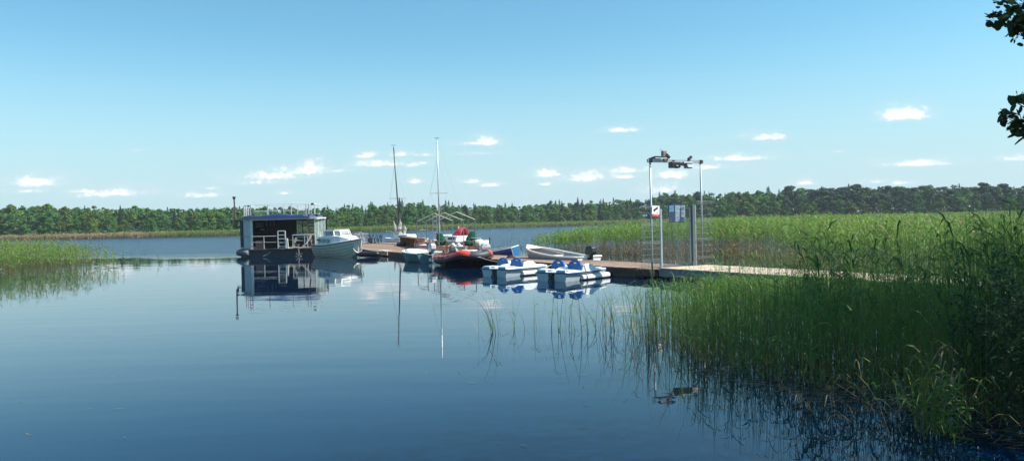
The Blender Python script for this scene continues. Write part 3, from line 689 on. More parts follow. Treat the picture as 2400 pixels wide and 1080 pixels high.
wing('mesh_fence', 'mesh fence wing left of the gate, behind the white and red sign', -.62, .20, .05, 2.12)
wing('mesh_fence', 'mesh fence wing right of the gate, beyond the notice board', 1.80, 2.55, .05, 2.25)
# signs
sg = g_thing('warning_sign', 'white sign with a black camera and a red band of letters on the left post', 'sign', -.01, -.06, 2.24); sg.rotation_euler = (0, R(4), GR); sg.scale = (.72, .72, .72)
signw = M('sign_white', (.86, .84, .84), rough=.4, var=.03); signr = M('sign_red', (.62, .03, .07), rough=.4, var=.08)
MB().box((0, 0, 0), (.44, .012, .50)).build('panel', signw, sg); MB().box((0, -.010, -.19), (.43, .008, .115)).build('red_band', signr, sg)
textmesh('TERITORIJA', .062, 'lettering', signw, sg, (0, -.017, -.185), (R(90), 0, 0))
m_ = MB(); q = Matrix.Rotation(R(-28), 3, 'Y'); m_.box((.0, -.011, .10), (.21, .008, .085), rot=q); m_.box((.085, -.011, .155), (.05, .008, .07), rot=q); m_.box((-.115, -.011, .03), (.03, .008, .06), rot=q); m_.box((-.07, -.011, .0), (.07, .008, .03), rot=Matrix.Rotation(R(40), 3, 'Y')); m_.build('camera_pictogram', black, sg)
textmesh('24 h', .05, 'lettering', black, sg, (.11, -.011, -.06), (R(90), 0, 0))
nb_ = g_thing('notice_board', 'notice board with two printed sheets painted in blue grey shade, fixed high on the open gate leaf', 'notice board', 1.62 - .40, .30, 2.15); nb_.rotation_euler = (0, 0, GR - R(8))
m1 = M('notice_dark', (.035, .06, .12), rough=.5, var=.5, scale=7); m2 = M('notice_sheet_shaded', (.36, .47, .56), rough=.5, var=.1, scale=12); inkm = M('notice_ink', (.03, .035, .05), rough=.6)  # sheets carry the blue cast of shade in their own colour
MB().box((0, 0, 0), (.66, .02, .60)).build('backing', m1, nb_)
for x in (.02, .225): MB().box((x, -.014, .0), (.185, .008, .56)).build('sheet', m2, nb_)
MB().box((-.22, -.014, .17), (.19, .008, .22)).build('photograph', M('notice_blue', (.10, .24, .38), rough=.4, var=.5, scale=9), nb_)
m_ = MB(); r_ = random.Random(3)
for x in (.02, .225):
    for k in range(17):
        z = .25 - k * .031
        if k in (5, 11): continue
        m_.box((x - r_.uniform(0, .02), -.0195, z), (.15 * r_.uniform(.75, 1), .003, .016 if k in ((0, 4, 13) if x > .1 else (12,)) else .005))
m_.build('print', inkm, nb_)
# gear on the crossbeam
fl = g_thing('floodlight', 'boxy solar floodlight with a ribbed top, hanging under the middle of the arch beam', 'floodlight', 1.12, -.18, 3.90)
q = Matrix.Rotation(R(-14), 3, 'X'); m_ = MB(); m_.box((.02, -.1, -.09), (.40, .3, .05), rot=q); m_.box((.10, -.17, -.18), (.30, .2, .09), rot=q)
m_.build('housing', M('silver_housing', (.45, .46, .47), rough=.35, metal=.6), fl); MB().box((.10, -.275, -.19), (.25, .015, .055), rot=q).build('lens', M('lamp_lens', (.55, .6, .6), rough=.2), fl); MB().bar((0, .15, -.06), (0, -.05, -.1), .05).build('arm', black, fl)
fl = g_thing('floodlight', 'black floodlight facing left, hanging under the arch beam beside the silver one', 'floodlight', .74, -.16, 3.84)
m_ = MB(); m_.prism([(-.2, -.12), (.15, -.16), (.17, .08), (-.16, .12)], -.17, .03); m_.box((.12, 0, -.13), (.1, .12, .1)); m_.build('housing', black, fl, bevel=.02); MB().bar((.08, .12, .08), (.02, 0, 0), .06).build('arm', black, fl)
MB().box((.0, -.15, -.1), (.08, .02, .04)).build('badge', greyp, fl)
sp_ = g_thing('solar_panel', 'small solar panel lying on the left end of the arch beam', 'solar panel', .17, 0, 4.02)
MB().box((0, 0, 0), (.5, .34, .02), rot=Matrix.Rotation(R(-9), 3, 'X')).build('panel', M('panel_blue', (.10, .12, .14), rough=.2), sp_); m_ = MB(); m_.bar((-.24, -.17, -.03), (.25, -.17, -.03), .02); m_.bar((.0, .0, -.08), (.0, 0, 0), .03); m_.build('bracket', whitep, sp_)
cmr = g_thing('security_camera', 'brown and black camera with stub aerials on a box above the arch beam', 'camera', .43, -.02, 3.97); cmr.scale = (.75, .75, .75)
m_ = MB(); m_.box((0, 0, .2), (.2, .16, .32)); m_.build('box', M('brown_grey_box', (.22, .17, .15), rough=.6, var=.2), cmr, bevel=.01)
m_ = MB(); q = Matrix.Rotation(R(38), 3, 'Y'); m_.box((.15, -.06, .14), (.26, .11, .12), rot=q); m_.build('camera_body', black, cmr, bevel=.01)
m_ = MB(); m_.bar((-.25, 0, .39), (.16, 0, .37), .02); m_.bar((-.14, 0, .39), (-.2, 0, .46), .02); m_.bar((-.08, 0, .37), (.0, 0, .33), .05); m_.build('aerial', greyp, cmr); MB().box((.06, -.02, -.03), (.22, .1, .1)).build('clamp', rustm, cmr)
cmr = g_thing('security_camera', 'small black tilted camera on the right part of the arch beam', 'camera', 1.56, -.04, 3.98)
MB().tube([(-.09, 0, .0), (.05, 0, .09)], [.045, .05], 10).build('camera_body', black, cmr); MB().tube([(.045, -.005, .087), (.062, -.01, .098)], .03, 8).build('lens', glass, cmr); MB().bar((0, 0, -.03), (0, 0, .05), .03).build('mount', greyp, cmr)

# ------------------------------------------------------------------ boats: shell helper
def hull(L, B, zs, zk, n=14, p=.55, q=1.7, transom=.75, full=2.4, m=9, flare=0.0):
    """open shell sections stern(-L/2) to bow(+L/2); zs(t) sheer, zk(t) keel height"""
    secs = []
    for i_ in range(n + 1):
        t = i_ / n; hb = B / 2 * (transom + (1 - transom) * math.sin(min(1, t / .45) * math.pi / 2)) if t < .45 else B / 2 * max(.012, (1 - ((t - .45) / .55) ** full))
        row = []
        for k in range(2 * m + 1):
            s = abs(k - m) / m; sg_ = -1 if k < m else 1
            y = hb * s ** p; z = zk(t) + (zs(t) - zk(t)) * s ** q
            row.append((-L / 2 + L * t + flare * (z) * t * t, sg_ * y, z))
        secs.append(row)
    return secs
def inner(secs, d=.05, lift=.12):
    return [[(x, y * (1 - min(.9, d / (abs(y) + d * 2) if abs(y) > 0 else 0)), max(z, min(r[len(r) // 2][2] for r in secs) + lift)) for (x, y, z) in row] for row in secs]
def rim(secs, w=.05, up=.02):
    a = [Vector(r[0]) + Vector((0, 0, up)) for r in secs]; b_ = [Vector(r[-1]) + Vector((0, 0, up)) for r in secs[::-1]]; return a, b_
def gunwale(secs, name, m, parent, r=.03):
    a, b_ = rim(secs); mb = MB(); mb.tube(a + b_[1:] if (a[-1] - b_[0]).length < .1 else a + b_, r, 6); mb.tube([a[0], b_[-1]], r, 6); return mb.build(name, m, parent, smooth=True)
def outboard(parent, x, z, cowl, leg=black, s=1.0, name='outboard_motor', tiller=True):
    e = bpy.data.objects.new(name, None); col.objects.link(e); e.parent = parent; e.location = (x, 0, z); e.scale = (s, s, s)
    def ob(nm, mb, m, **k): return mb.build(nm, m, e, **k)
    mb = MB(); mb.loft([[(-.30 + a * .02, -.10, .10), (-.30, .10, .10), (.12, .13, .10), (.12, -.13, .10)] for a in (0,)] + [[(-.36, -.13, .22), (-.36, .13, .22), (.16, .15, .22), (.16, -.15, .22)], [(-.34, -.12, .40), (-.34, .12, .40), (.12, .13, .42), (.12, -.13, .42)], [(-.22, -.08, .48), (-.22, .08, .48), (.04, .08, .48), (.04, -.08, .48)]], closed=True, cap=True)
    ob('cowling', mb, cowl, bevel=.025)
    mb = MB(); mb.box((-.14, 0, -.12), (.16, .09, .5)); mb.box((-.14, 0, -.38), (.34, .17, .02)); mb.tube([(-.30, 0, -.52), (.0, 0, -.52)], [.03, .05], 8); ob('leg', mb, leg)
    mb = MB(); mb.box((.04, 0, -.02), (.1, .24, .2)); ob('clamp', mb, black)
    if tiller: mb = MB(); mb.tube([(.1, 0, .12), (.62, .03, .18)], [.025, .022], 6); ob('tiller', mb, black)
    return e
# ---- pedal boats
pb_white = M('pedal_boat_white', (.78, .82, .83), rough=.3, var=.04, scale=2); pb_blue = M('pedal_boat_blue', (.012, .10, .34), rough=.35, var=.08); pb_lt = M('pedal_boat_light_blue', (.22, .50, .68), rough=.35, var=.06, scale=2)
pb_grey = M('pedal_boat_shaded_white', (.44, .52, .55), rough=.4, var=.08)  # white floats in grey: the shade on them is in the colour
def pedalo():
    t = thing('pedal_boat', '', 'pedal boat', group='pedal boats moored at the jetty'); L, B = 2.45, 1.36
    for sgn in (-1, 1):      # two floats with a tunnel between
        secs = []
        for i_ in range(11):
            u = i_ / 10; x = -L / 2 + L * .97 * u; k = (1 - max(0, (u - .6) / .4) ** 2.4); yo = sgn * (B / 2 - .03) * (.9 + .1 * k); yi = sgn * (.13 + .22 * (1 - k)); zb_ = -.12 + .24 * (1 - k); zt = .33
            secs.append([(x, yo, zt), (x, yo - sgn * .07, zb_ + .10), (x, yo - sgn * .17, zb_), (x, yi + sgn * .10, zb_), (x, yi, zb_ + .08), (x, yi, zt)])
        MB().loft(secs, closed=True, cap=True).build('float', pb_grey, t, smooth=False, bevel=.03)
    # bulging white fender along each outer side
    for sgn in (-1, 1):
        mb = MB(); mb.loft([[(x, sgn * (B / 2 - .08 + a), z) for a, z in ((0, .02), (.10, .02), (.135, .07), (.12, .20), (0, .24))] for x in np.linspace(-.42, 1.14, 8)], closed=True, cap=True); mb.build('side_fender', white, t, bevel=.03)
    # flange and deck
    def outline(k=0): return [(-L / 2 - .02 + k, -B / 2 - .02 + k), (.55, -B / 2 - .05 + k), (L / 2 - .1, -B / 2 * .72 + k), (L / 2 + .12 - k, -B / 2 * .35), (L / 2 + .12 - k, B / 2 * .35), (L / 2 - .1, B / 2 * .72 - k), (.55, B / 2 + .05 - k), (-L / 2 - .02 + k, B / 2 + .02 - k)]
    MB().prism(outline(), .315, .355).build('rubbing_strip', M('strip_navy', (.04, .09, .2), rough=.5), t, bevel=.01)
    mb = MB(); mb.loft([[(x, y, .357) for x, y in outline(.02)], [(x, y, .40) for x, y in outline(.06)], [(x, y, .42) for x, y in outline(.16)]], closed=True, cap=True); mb.build('deck', pb_white, t, bevel=.015)
    for sgn in (-1, 1): mb = MB(); mb.loft([[(-L / 2 + .0, sgn * .22, .36), (-L / 2 + .0, sgn * .60, .36)], [(-L / 2 + .03, sgn * .24, .47), (-L / 2 + .03, sgn * .58, .47)], [(-L / 2 + .5, sgn * .28, .46), (-L / 2 + .5, sgn * .56, .46)], [(-L / 2 + .62, sgn * .26, .42), (-L / 2 + .62, sgn * .58, .42)]]); mb.build('stern_locker', pb_white, t, solid=.02); MB().box((-L / 2 - .005, sgn * .41, .41), (.03, .37, .09)).build('locker_face', pb_lt, t, bevel=.01)
    # central tunnel hump and side arms
    mb = MB(); xs = [-.95, -.7, -.1, .35, .8, 1.0]; hs = [.42, .52, .56, .50, .50, .42]
    mb.loft([[(x, -.13, .40), (x, -.10, h_), (x, .10, h_), (x, .13, .40)] for x, h_ in zip(xs, hs)]); mb.build('centre_console', pb_white, t, bevel=.02)
    for sgn in (-1, 1):
        mb = MB(); xs = [-.38, -.30, .02, .18, .42, .95]; hs = [.42, .60, .66, .64, .46, .42]
        mb.loft([[(x, sgn * (B / 2 + .0), .38), (x, sgn * (B / 2 - .03), h_), (x, sgn * (B / 2 - .13), h_), (x, sgn * (B / 2 - .2), .40)] for x, h_ in zip(xs, hs)]); mb.build('arm_rest', pb_white, t, bevel=.02)
    for sgn in (-1, 1):      # seats with rounded backs and a grip slot
        y0 = sgn * .355; e = []
        pts = [(-.27, .0), (-.27, .16)] + [(.27 * math.cos(a) * -1, .16 + .25 * math.sin(a)) for a in np.linspace(0.15, math.pi - .15, 9)] + [(.27, .16), (.27, .0)]
        slot = [(.10 * math.cos(a), .30 + .035 * math.sin(a)) for a in np.linspace(math.pi * 1.5, math.pi * 1.5 - 2 * math.pi, 14)[:-1]]
        cu = bpy.data.curves.new('c', 'CURVE'); cu.dimensions = '2D'; cu.fill_mode = 'BOTH'; cu.extrude = .03; cu.bevel_depth = .008
        for lp_ in (pts, slot):
            sp = cu.splines.new('POLY'); sp.points.add(len(lp_) - 1); sp.use_cyclic_u = True
            for a, (u, v) in zip(sp.points, lp_): a.co = (u, v, 0, 1)
        to = bpy.data.objects.new('c', cu); col.objects.link(to); dg = bpy.context.evaluated_depsgraph_get(); dg.update(); me = bpy.data.meshes.new_from_object(to.evaluated_get(dg)); bpy.data.objects.remove(to)
        me.name = 'seat_back'; me.materials.clear(); me.materials.append(pb_blue); o = bpy.data.objects.new('seat_back', me); col.objects.link(o); o.parent = t; o.location = (-.42, y0, .40); o.rotation_euler = (R(90), 0, R(90)); o.rotation_euler = Euler((R(82), 0, R(-90)))
        mb = MB(); mb.loft([[(-.40, y0 - .25, .42), (-.40, y0 + .25, .42)], [(-.36, y0 - .25, .47), (-.36, y0 + .25, .47)], [(.0, y0 - .25, .49), (.0, y0 + .25, .49)], [(.06, y0 - .25, .43), (.06, y0 + .25, .43)]]); mb.build('seat', pb_lt, t, solid=.03)
    mb = MB(); mb.bar((-L / 2 - .05, 0, -.12), (-L / 2 - .05, 0, .36), .035); mb.box((-L / 2 - .12, -.05, .02), (.03, .16, .14)); mb.build('rudder', black, t)
    MB().tube([(-L / 2 - .05 + .06 * math.cos(a), .06 * math.sin(a) * 1.4, .43) for a in np.linspace(0, 5.8, 10)], .012, 5).build('mooring_ring', black, t)
    return t
p1 = pedalo(); fc = (G(1253, 658) + G(1335, 660.5)) / 2; hd = R(48); p1.scale = (1, 1, .82)
p1.location = (fc.x + math.cos(hd) * 1.2, fc.y + math.sin(hd) * 1.2, 0); p1.rotation_euler.z = hd; p1['label'] = 'white and blue pedal boat nearest the camera, beside the rushes'
p2 = copy_tree(p1); fc = (G(1127, 648) + G(1197, 649.5)) / 2; p2.location = (fc.x + math.cos(hd) * 1.2, fc.y + math.sin(hd) * 1.2, 0); p2.rotation_euler.z = R(46)
p2['label'] = 'white and blue pedal boat farther back, between the orange inflatable and the nearest pedal boat'
# ---- white skiff beyond the jetty
sk = thing('skiff', 'long white and grey open skiff with a raised bow, moored behind the jetty', 'skiff', ((3.55 + .72) / 2 + .05, (33.2 + 37.0) / 2, 0), math.atan2(37.0 - 33.2, .72 - 3.55)); sk.scale = (.88, 1, 1); sk.location += Vector((-.2, .27, 0))
zs = lambda t: .42 + .40 * max(0, t - .2) ** 1.5 * 1.45; zk = lambda t: -.14 + (.62 * max(0, (t - .72) / .28) ** 2.2)
S_ = hull(4.9, 1.62, zs, zk, transom=.86, full=3.2); MB().loft(S_).build('hull', M('skiff_grey', (.36, .34, .34), rough=.5, var=.12), sk, smooth=True, solid=.03)
MB().add([S_[0][k] for k in range(len(S_[0]))], [tuple(range(len(S_[0])))]).build('transom', white, sk, solid=.04)
gunwale(S_, 'gunwale', white, sk, .045)
MB().loft([[(r[0][0], r[0][1] * .93, .16 + .45 * max(0, i_ / 14 - .5) ** 1.5), (r[0][0], -r[0][1] * .93, .16 + .45 * max(0, i_ / 14 - .5) ** 1.5)] for i_, r in enumerate(S_)]).build('floor', M('skiff_floor', (.55, .57, .58), rough=.5, var=.08), sk)
for x, z in ((-.9, .34), (.55, .42)): MB().box((x, 0, z), (.32, 1.42, .05)).build('thwart', white, sk)
MB().loft([[(x, -y, z), (x, y, z)] for x, y, z in ((1.75, .42, .78), (2.1, .26, .86), (2.42, .05, .93))]).build('foredeck', white, sk, solid=.04)
MB().tube([(.2, -.55, .5), (1.9, -.3, .78)], .022, 6).build('oar', paleboard, sk)
outboard(sk, -2.45, .42, black)
# ---- blue rowing boat
bb = thing('rowing_boat', 'dark blue rowing boat with white rim, resting tilted behind the jetty', 'rowing boat', (-.66, 41.6, .05), R(-24)); bb.rotation_euler = (R(5), R(-8), R(-24))
zs = lambda t: .50 + .12 * (t - .5) ** 2; zk = lambda t: -.15
S_ = hull(2.7, 1.25, zs, zk, transom=.8, full=6.0, p=.5, q=2.2); S_ = S_[:13]
S_ = [[(x, y * .93, z) for x, y, z in r] for r in S_]
bluem = M('boat_blue', (.02, .07, .20), rough=.4, var=.15, scale=3); MB().loft(S_).build('hull', bluem, bb, smooth=True, solid=.03)
MB().add(S_[-1], [tuple(range(len(S_[0])))]).build('transom', M('boat_lit_blue', (.02, .11, .26), rough=.4, var=.12), bb, solid=.03); MB().add(S_[0], [tuple(range(len(S_[0])))]).build('bow_board', bluem, bb, solid=.03)  # end board in a lighter blue that paints the sun on it
a, b_ = rim(S_); MB().tube(a, .03, 6).tube(b_, .03, 6).tube([a[-1], b_[0]], .03, 6).build('gunwale', white, bb)
e_ = S_[-1]; MB().tube([(Vector(v) + Vector((.01, -.015, 0))) for v in e_[:9]], .014, 5).build('corner_trim', white, bb)
# ---- orange inflatable
ri = thing('inflatable_boat', 'orange and black inflatable boat moored with its blunt bow towards the pedal boats', 'inflatable boat', (-2.30, 36.9, .06), math.atan2(-.93, .36)); ri.scale = (.92, 1, 1)
org = M('inflatable_orange', (.66, .06, .022), rough=.5, var=.1); rbk = M('inflatable_black', (.028, .026, .032), rough=.55, var=.25); sf = M('inflatable_grey', (.24, .21, .22), rough=.6, var=.15)
path = [(-2.2, -.78, .20), (-1, -.80, .22), (.4, -.80, .30), (1.3, -.74, .42), (1.9, -.60, .52), (2.15, -.2, .46), (2.15, .2, .46), (1.9, .60, .52), (1.3, .74, .42), (.4, .80, .30), (-1, .80, .22), (-2.2, .78, .20)]
def smoothp(pts, n=4):
    out = []; P_ = [Vector(p) for p in pts]
    for i_ in range(len(P_) - 1):
        a, b_, c, d = P_[max(i_ - 1, 0)], P_[i_], P_[i_ + 1], P_[min(i_ + 2, len(P_) - 1)]
        for k in range(n):
            t = k / n; out.append(.5 * ((2 * b_) + (c - a) * t + (2 * a - 5 * b_ + 4 * c - d) * t * t + (3 * b_ - a - 3 * c + d) * t ** 3))
    return out + [P_[-1]]
sp = smoothp(path); rs = [.205] * len(sp); rs[0] = rs[-1] = .10; rs[1] = rs[-2] = .17
MB().tube(sp, rs, 14).build('tube', rbk, ri, smooth=True)
for lo, hi, nm in ((1, 20, 'lit_tube_top'), (27, 43, 'lit_tube_top')):      # orange only on the lit upper skin; black flank below paints shade
    seg = sp[lo:hi]; secs = []
    for i_, p in enumerate(seg):
        t = (seg[min(i_ + 1, len(seg) - 1)] - seg[max(i_ - 1, 0)]).normalized(); u = t.cross(Vector((0, 0, 1))).normalized(); w_ = u.cross(t)
        out_ = 1 if u.dot(Vector((p.x * 0, p.y, 0))) > 0 else -1
        secs.append([p + (u * out_ * math.cos(a) + w_ * math.sin(a)) * .212 for a in np.linspace(.05, 2.4, 9)])
    MB().loft(secs).build(nm, org, ri, smooth=True)
for sgn in (-1, 1):
    for dz in (0, -.07): MB().tube([p + Vector((0, .245 * (1 if p.y > 0 else -1), -.03 + dz)) if abs(p.y) > .6 else p + Vector((.05, .2 * (1 if p.y > 0 else -1), -.05 + dz)) for p in (sp[1:20] if sgn < 0 else sp[25:-1])], .014, 5).build('rubbing_strake', M('strake_red_brown', (.16, .05, .055), rough=.6), ri)
mb = MB(); mb.loft([[(x, -w_, z1), (x, 0, z0), (x, w_, z1)] for x, w_, z0, z1 in ((-2.1, .68, -.2, .1), (0, .72, -.22, .12), (1.2, .62, -.1, .3), (1.9, .3, .3, .5), (2.2, .12, .58, .62))]); mb.build('keel_shell', rbk, ri, smooth=True, solid=.03)
MB().loft([[(1.3, -.5, .52), (1.3, .5, .52)], [(1.9, -.42, .66), (1.9, .42, .66)], [(2.25, -.34, .62), (2.25, .34, .62)]]).build('bow_cover', sf, ri, solid=.03)
MB().loft([[(-2.0, -.6, .12), (-2.0, .6, .12)], [(1.4, -.5, .25), (1.4, .5, .25)]]).build('floor', sf, ri, solid=.02)
MB().box((-1.75, 0, .32), (.05, 1.15, .5)).build('transom', rbk, ri); MB().box((.1, 0, .5), (.25, 1.3, .04)).build('thwart', sf, ri)
tl = [('CM', -.75), ('PK06', .0), ('-', .42), ('055', .78)]
for i_, (s_, x) in enumerate(tl):
    zc = .30 + .06 * max(0, x + .3) + (.10 if x > .6 else .02 * x); ang = math.atan2(.075 + (.13 if x > .5 else 0), 1)
    o = textmesh(s_, .26, 'lettering', rbk, ri, (x, -1.012 - .0 + (.03 if x > .7 else 0), zc + .04), (0, 0, 0), .006); o.rotation_euler = Euler((R(80), -ang, 0), 'XYZ')
MB().tube([(2.36, -.05, .42), (2.42, .02, .42), (2.36, .09, .42)], .02, 5).build('bow_ring', greyp, ri)
outboard(ri, -1.85, .42, M('motor_cover_dark', (.05, .045, .06), rough=.5), s=.9)
for k, (x, y) in enumerate(((-1.1, -.55), (-1.1, -.45))): MB().tube([(x, y, .55), (x - 1.35, y - .25, .42)], .022, 6).box((x - 1.5, y - .28, .41), (.42, .16, .02)).build('oar', greyp, ri)
# ---- small white dinghy with outboard
dn = thing('dinghy', 'small white dinghy with teal underside and a pale outboard, stern to the camera', 'dinghy', (-4.95, 42.4, 0), math.atan2(.93, -.40))
zs = lambda t: .46 + .12 * t * t; zk = lambda t: -.14 + .3 * max(0, (t - .7) / .3) ** 2
S_ = hull(3.9, 1.75, zs, zk, transom=.86, full=2.8, p=.32, q=1.5); teal = M('teal_underside', (.07, .17, .18), rough=.4, var=.15)
MB().loft(S_).build('hull', teal, dn, smooth=False, solid=.03); MB().add(S_[0], [tuple(range(len(S_[0])))]).build('transom', teal, dn, solid=.03)
dk = [[(r[0][0], r[0][1] - .06, zs(i_ / 14) + .0), (r[0][0], r[0][1] - .05, zs(i_ / 14) + .05), (r[0][0], r[0][1] * .86, zs(i_ / 14) + .07), (r[0][0], r[0][1] * .8, zs(i_ / 14) + (.07 if 9 < i_ or i_ < 1 else -.12)), (r[0][0], -r[0][1] * .8, zs(i_ / 14) + (.07 if 9 < i_ or i_ < 1 else -.12)), (r[0][0], -r[0][1] * .86, zs(i_ / 14) + .07), (r[0][0], -r[0][1] + .05, zs(i_ / 14) + .05), (r[0][0], -r[0][1] + .06, zs(i_ / 14))] for i_, r in enumerate(S_)]
MB().loft(dk).build('deck', white, dn, solid=.02)
for x in (-.9, .35): MB().box((x, 0, .45), (.35, 1.35, .08)).build('thwart', white, dn, bevel=.02)
MB().tube([(1.4, .35, .66), (.4, .72, .60), (-.6, .80, .58)], .018, 5).build('boat_hook', darkwood, dn)
outboard(dn, -2.0, .50, M('outboard_pale', (.50, .52, .52), rough=.4, var=.06), leg=greyp, s=1.05, tiller=False)
# ---- white motor cruiser beside the houseboat
HD = R(-48); mc = thing('motor_cruiser', 'white cabin cruiser with grey lapped hull and a windscreen, moored beside the houseboat', 'motor cruiser', (-11.15, 51.0, 0), HD); mc.scale = (.95, .95, .95)
zs = lambda t: .82 - .12 * math.sin(t * 2.2) + .50 * t ** 2.2; zk = lambda t: -.25 + .75 * max(0, (t - .74) / .26) ** 2
S_ = hull(5.0, 2.15, zs, zk, transom=.82, full=2.6, p=.5, q=1.35, m=7, flare=.28)
hullm = M('cruiser_hull', (.74, .70, .56), rough=.4, var=.06, scale=2, stain=(.58, .55, .44)); MB().loft(S_).build('hull', hullm, mc, solid=.04)
MB().add(S_[0], [tuple(range(len(S_[0])))]).build('transom', hullm, mc, solid=.03)
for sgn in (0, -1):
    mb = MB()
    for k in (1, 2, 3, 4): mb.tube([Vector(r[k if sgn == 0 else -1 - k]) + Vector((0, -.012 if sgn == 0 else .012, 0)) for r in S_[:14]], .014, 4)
    mb.build('strake_shadow_lines', M('strake_shadow', (.16, .18, .16), rough=.6), mc)  # dark lines paint the shade under each lap of the hull
gunwale(S_, 'rubbing_strip', M('strip_dark', (.10, .11, .11), rough=.5), mc, .04)
def ring(x, w0, z0, w1, z1): return [(x, -w0, z0), (x, -w1, z1), (x, w1, z1), (x, w0, z0)]
MB().loft([[(r[0][0], r[0][1] * .97, r[0][2] + .02), (r[0][0], 0, r[0][2] + .10), (r[0][0], -r[0][1] * .97, r[0][2] + .02)] for r in S_[4:]], ).build('foredeck', white, mc, solid=.03)
cab = MB(); cab.loft([ring(-1.45, .95, .74, .84, 1.42), ring(-.6, .97, .76, .84, 1.44), ring(.6, .92, .80, .74, 1.46), ring(1.25, .78, .90, .58, 1.40), ring(1.9, .52, 1.08, .36, 1.26), ring(2.2, .30, 1.14, .2, 1.18)], cap=True); cab.build('cabin', white, mc, bevel=.04)
for x0, x1 in ((-1.2, -.95), (-.75, -.45), (-.25, .15)):
    for sgn in (-1, 1): MB().add([(x0, sgn * .958, 1.00), (x1, sgn * .955, 1.0), (x1, sgn * .905, 1.27), (x0, sgn * .905, 1.27)], [(0, 1, 2, 3)]).build('window', glass, mc, solid=.02)
mb = MB(); top = []; ws_ = [(-.75, -.80), (.35, -.66), (.66, -.32), (.66, .32), (.35, .66), (-.75, .80)]
for (x, y) in ws_: mb.bar((x + .12, y, 1.42), (x - .08, y * .9, 1.78), .05)
mb.tube([(x - .08, y * .9, 1.78) for x, y in ws_], .035, 6); mb.tube([(x + .12, y, 1.44) for x, y in ws_], .04, 6); mb.build('windscreen_frame', white, mc)
sg_ = MB()
for a, b_ in zip(ws_[:-1], ws_[1:]): sg_.add([(a[0] + .10, a[1], 1.46), (b_[0] + .10, b_[1], 1.46), (b_[0] - .07, b_[1] * .9, 1.76), (a[0] - .07, a[1] * .9, 1.76)], [(0, 1, 2, 3)])
sg_.build('windscreen_glass', M('pale_glazing', (.20, .27, .26), rough=.08, spec=.9, alpha=.6), mc, solid=.008)
mb = MB(); mb.tube([(-1.3, -.72, 1.83), (.3, -.55, 1.86), (.35, .55, 1.86), (-1.3, .72, 1.83)], .022, 6); mb.tube([(-1.3, -.72, 1.83), (-1.3, -.72, 1.35)], .022, 6); mb.build('canopy_rail', whitep, mc)
mb = MB(); rp = smoothp([(.3, -.88, 1.32), (1.2, -.72, 1.46), (2.2, -.36, 1.62), (2.75, 0, 1.68), (2.2, .36, 1.62), (1.2, .72, 1.46), (.3, .88, 1.32)], 3); mb.tube(rp, .018, 5)
for i_ in (3, 6, 9, 12, 15): p = rp[i_]; mb.tube([p, p + Vector((-.18, 0, -.48))], .014, 4)
mb.build('bow_rail', greyp, mc)
mb = MB(); mb.tube([(2.62, -.10, .85), (2.60, -.14, .38)], .03, 6); mb.tube([(2.45, -.42, .62), (2.52, -.30, .42), (2.60, -.14, .33), (2.72, .0, .42), (2.78, .10, .62)], [.02, .04, .05, .04, .02], 6); mb.build('anchor', whitep, mc)
MB().box((-1.6, -.6, 1.25), (.2, .2, .16)).build('lamp', whitep, mc)
mb = MB(); mb.box((-1.25, -.99, 1.2), (.16, .04, .12)); mb.build('vent', black, mc)
rp_ = thing('mooring_rope', 'slack rope from the cruiser bow to the platform edge', 'rope', (-9.7, 49.6, 0)); o_ = Vector((-9.7, 49.6, 0))
MB(o_).tube(smoothp([(-9.7, 49.5, 1.1), (-9.4, 49.4, .6), (-8.9, 49.3, .45), (-8.2, 49.4, .35)], 3), .02, 5).build('cord', ropem, rp_)
fd = thing('fender', 'black cylinder fender lying in the water between the cruiser and the platform', 'fender', (-9.0, 49.2, .1)); MB().tube([(-.7, .2, .1), (-.55, .15, .12), (.6, -.35, .12), (.75, -.4, .1)], [.08, .17, .17, .08], 10).build('body', black, fd, smooth=True); MB().tube([(-.7, .2, .1), (-1.0, .5, .5)], .015, 5).build('cord', ropem, fd)

# ------------------------------------------------------------------ houseboat
HO = P(667, 600, 54.2); HO.z = 0
XL, XR = 3.3, 2.62
hb = thing('houseboat', 'white framed houseboat with blue tarpaulin roof, roof railing and dark hull', 'houseboat', HO, R(1))
canvas = M('grey_canvas', (.60, .62, .57), rough=.8, var=.18, scale=2.2, stretch=(6, 6, .6), stain=(.28, .31, .31)); tarp = M('blue_tarpaulin', (.010, .030, .11), rough=.45, var=.3, scale=2)
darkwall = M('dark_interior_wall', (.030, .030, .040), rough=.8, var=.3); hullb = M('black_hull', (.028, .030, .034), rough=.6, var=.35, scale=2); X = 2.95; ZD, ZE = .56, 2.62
plan = [(-2.2, 0), (2.15, 0), (X, 1.2), (X, 3.5), (-X, 3.5), (-X, 1.2)]
MB().prism([(-2.35, -.15), (2.25, -.15), (XR + .05, .9), (2.3, 3.6), (-XL - .05, 3.6), (-XL - .05, 1.1)], -.3, .50).build('pontoon_hull', hullb, hb, bevel=.06)
MB().prism([(-2.4, -.22), (2.3, -.22), (XR + .1, .85), (2.35, 3.65), (-XL - .1, 3.65), (-XL - .1, 1.05)], .50, ZD).build('deck', M('deck_brown', (.17, .10, .08), rough=.8, var=.25), hb)
MB().tube([(-2.45, -.25, .28), (-XL - .12, 1.0, .30), (-XL - .12, 3.6, .30)], .22, 10).build('side_tube', M('weathered_rubber', (.10, .12, .13), rough=.7, var=.4, scale=3), hb, smooth=True)
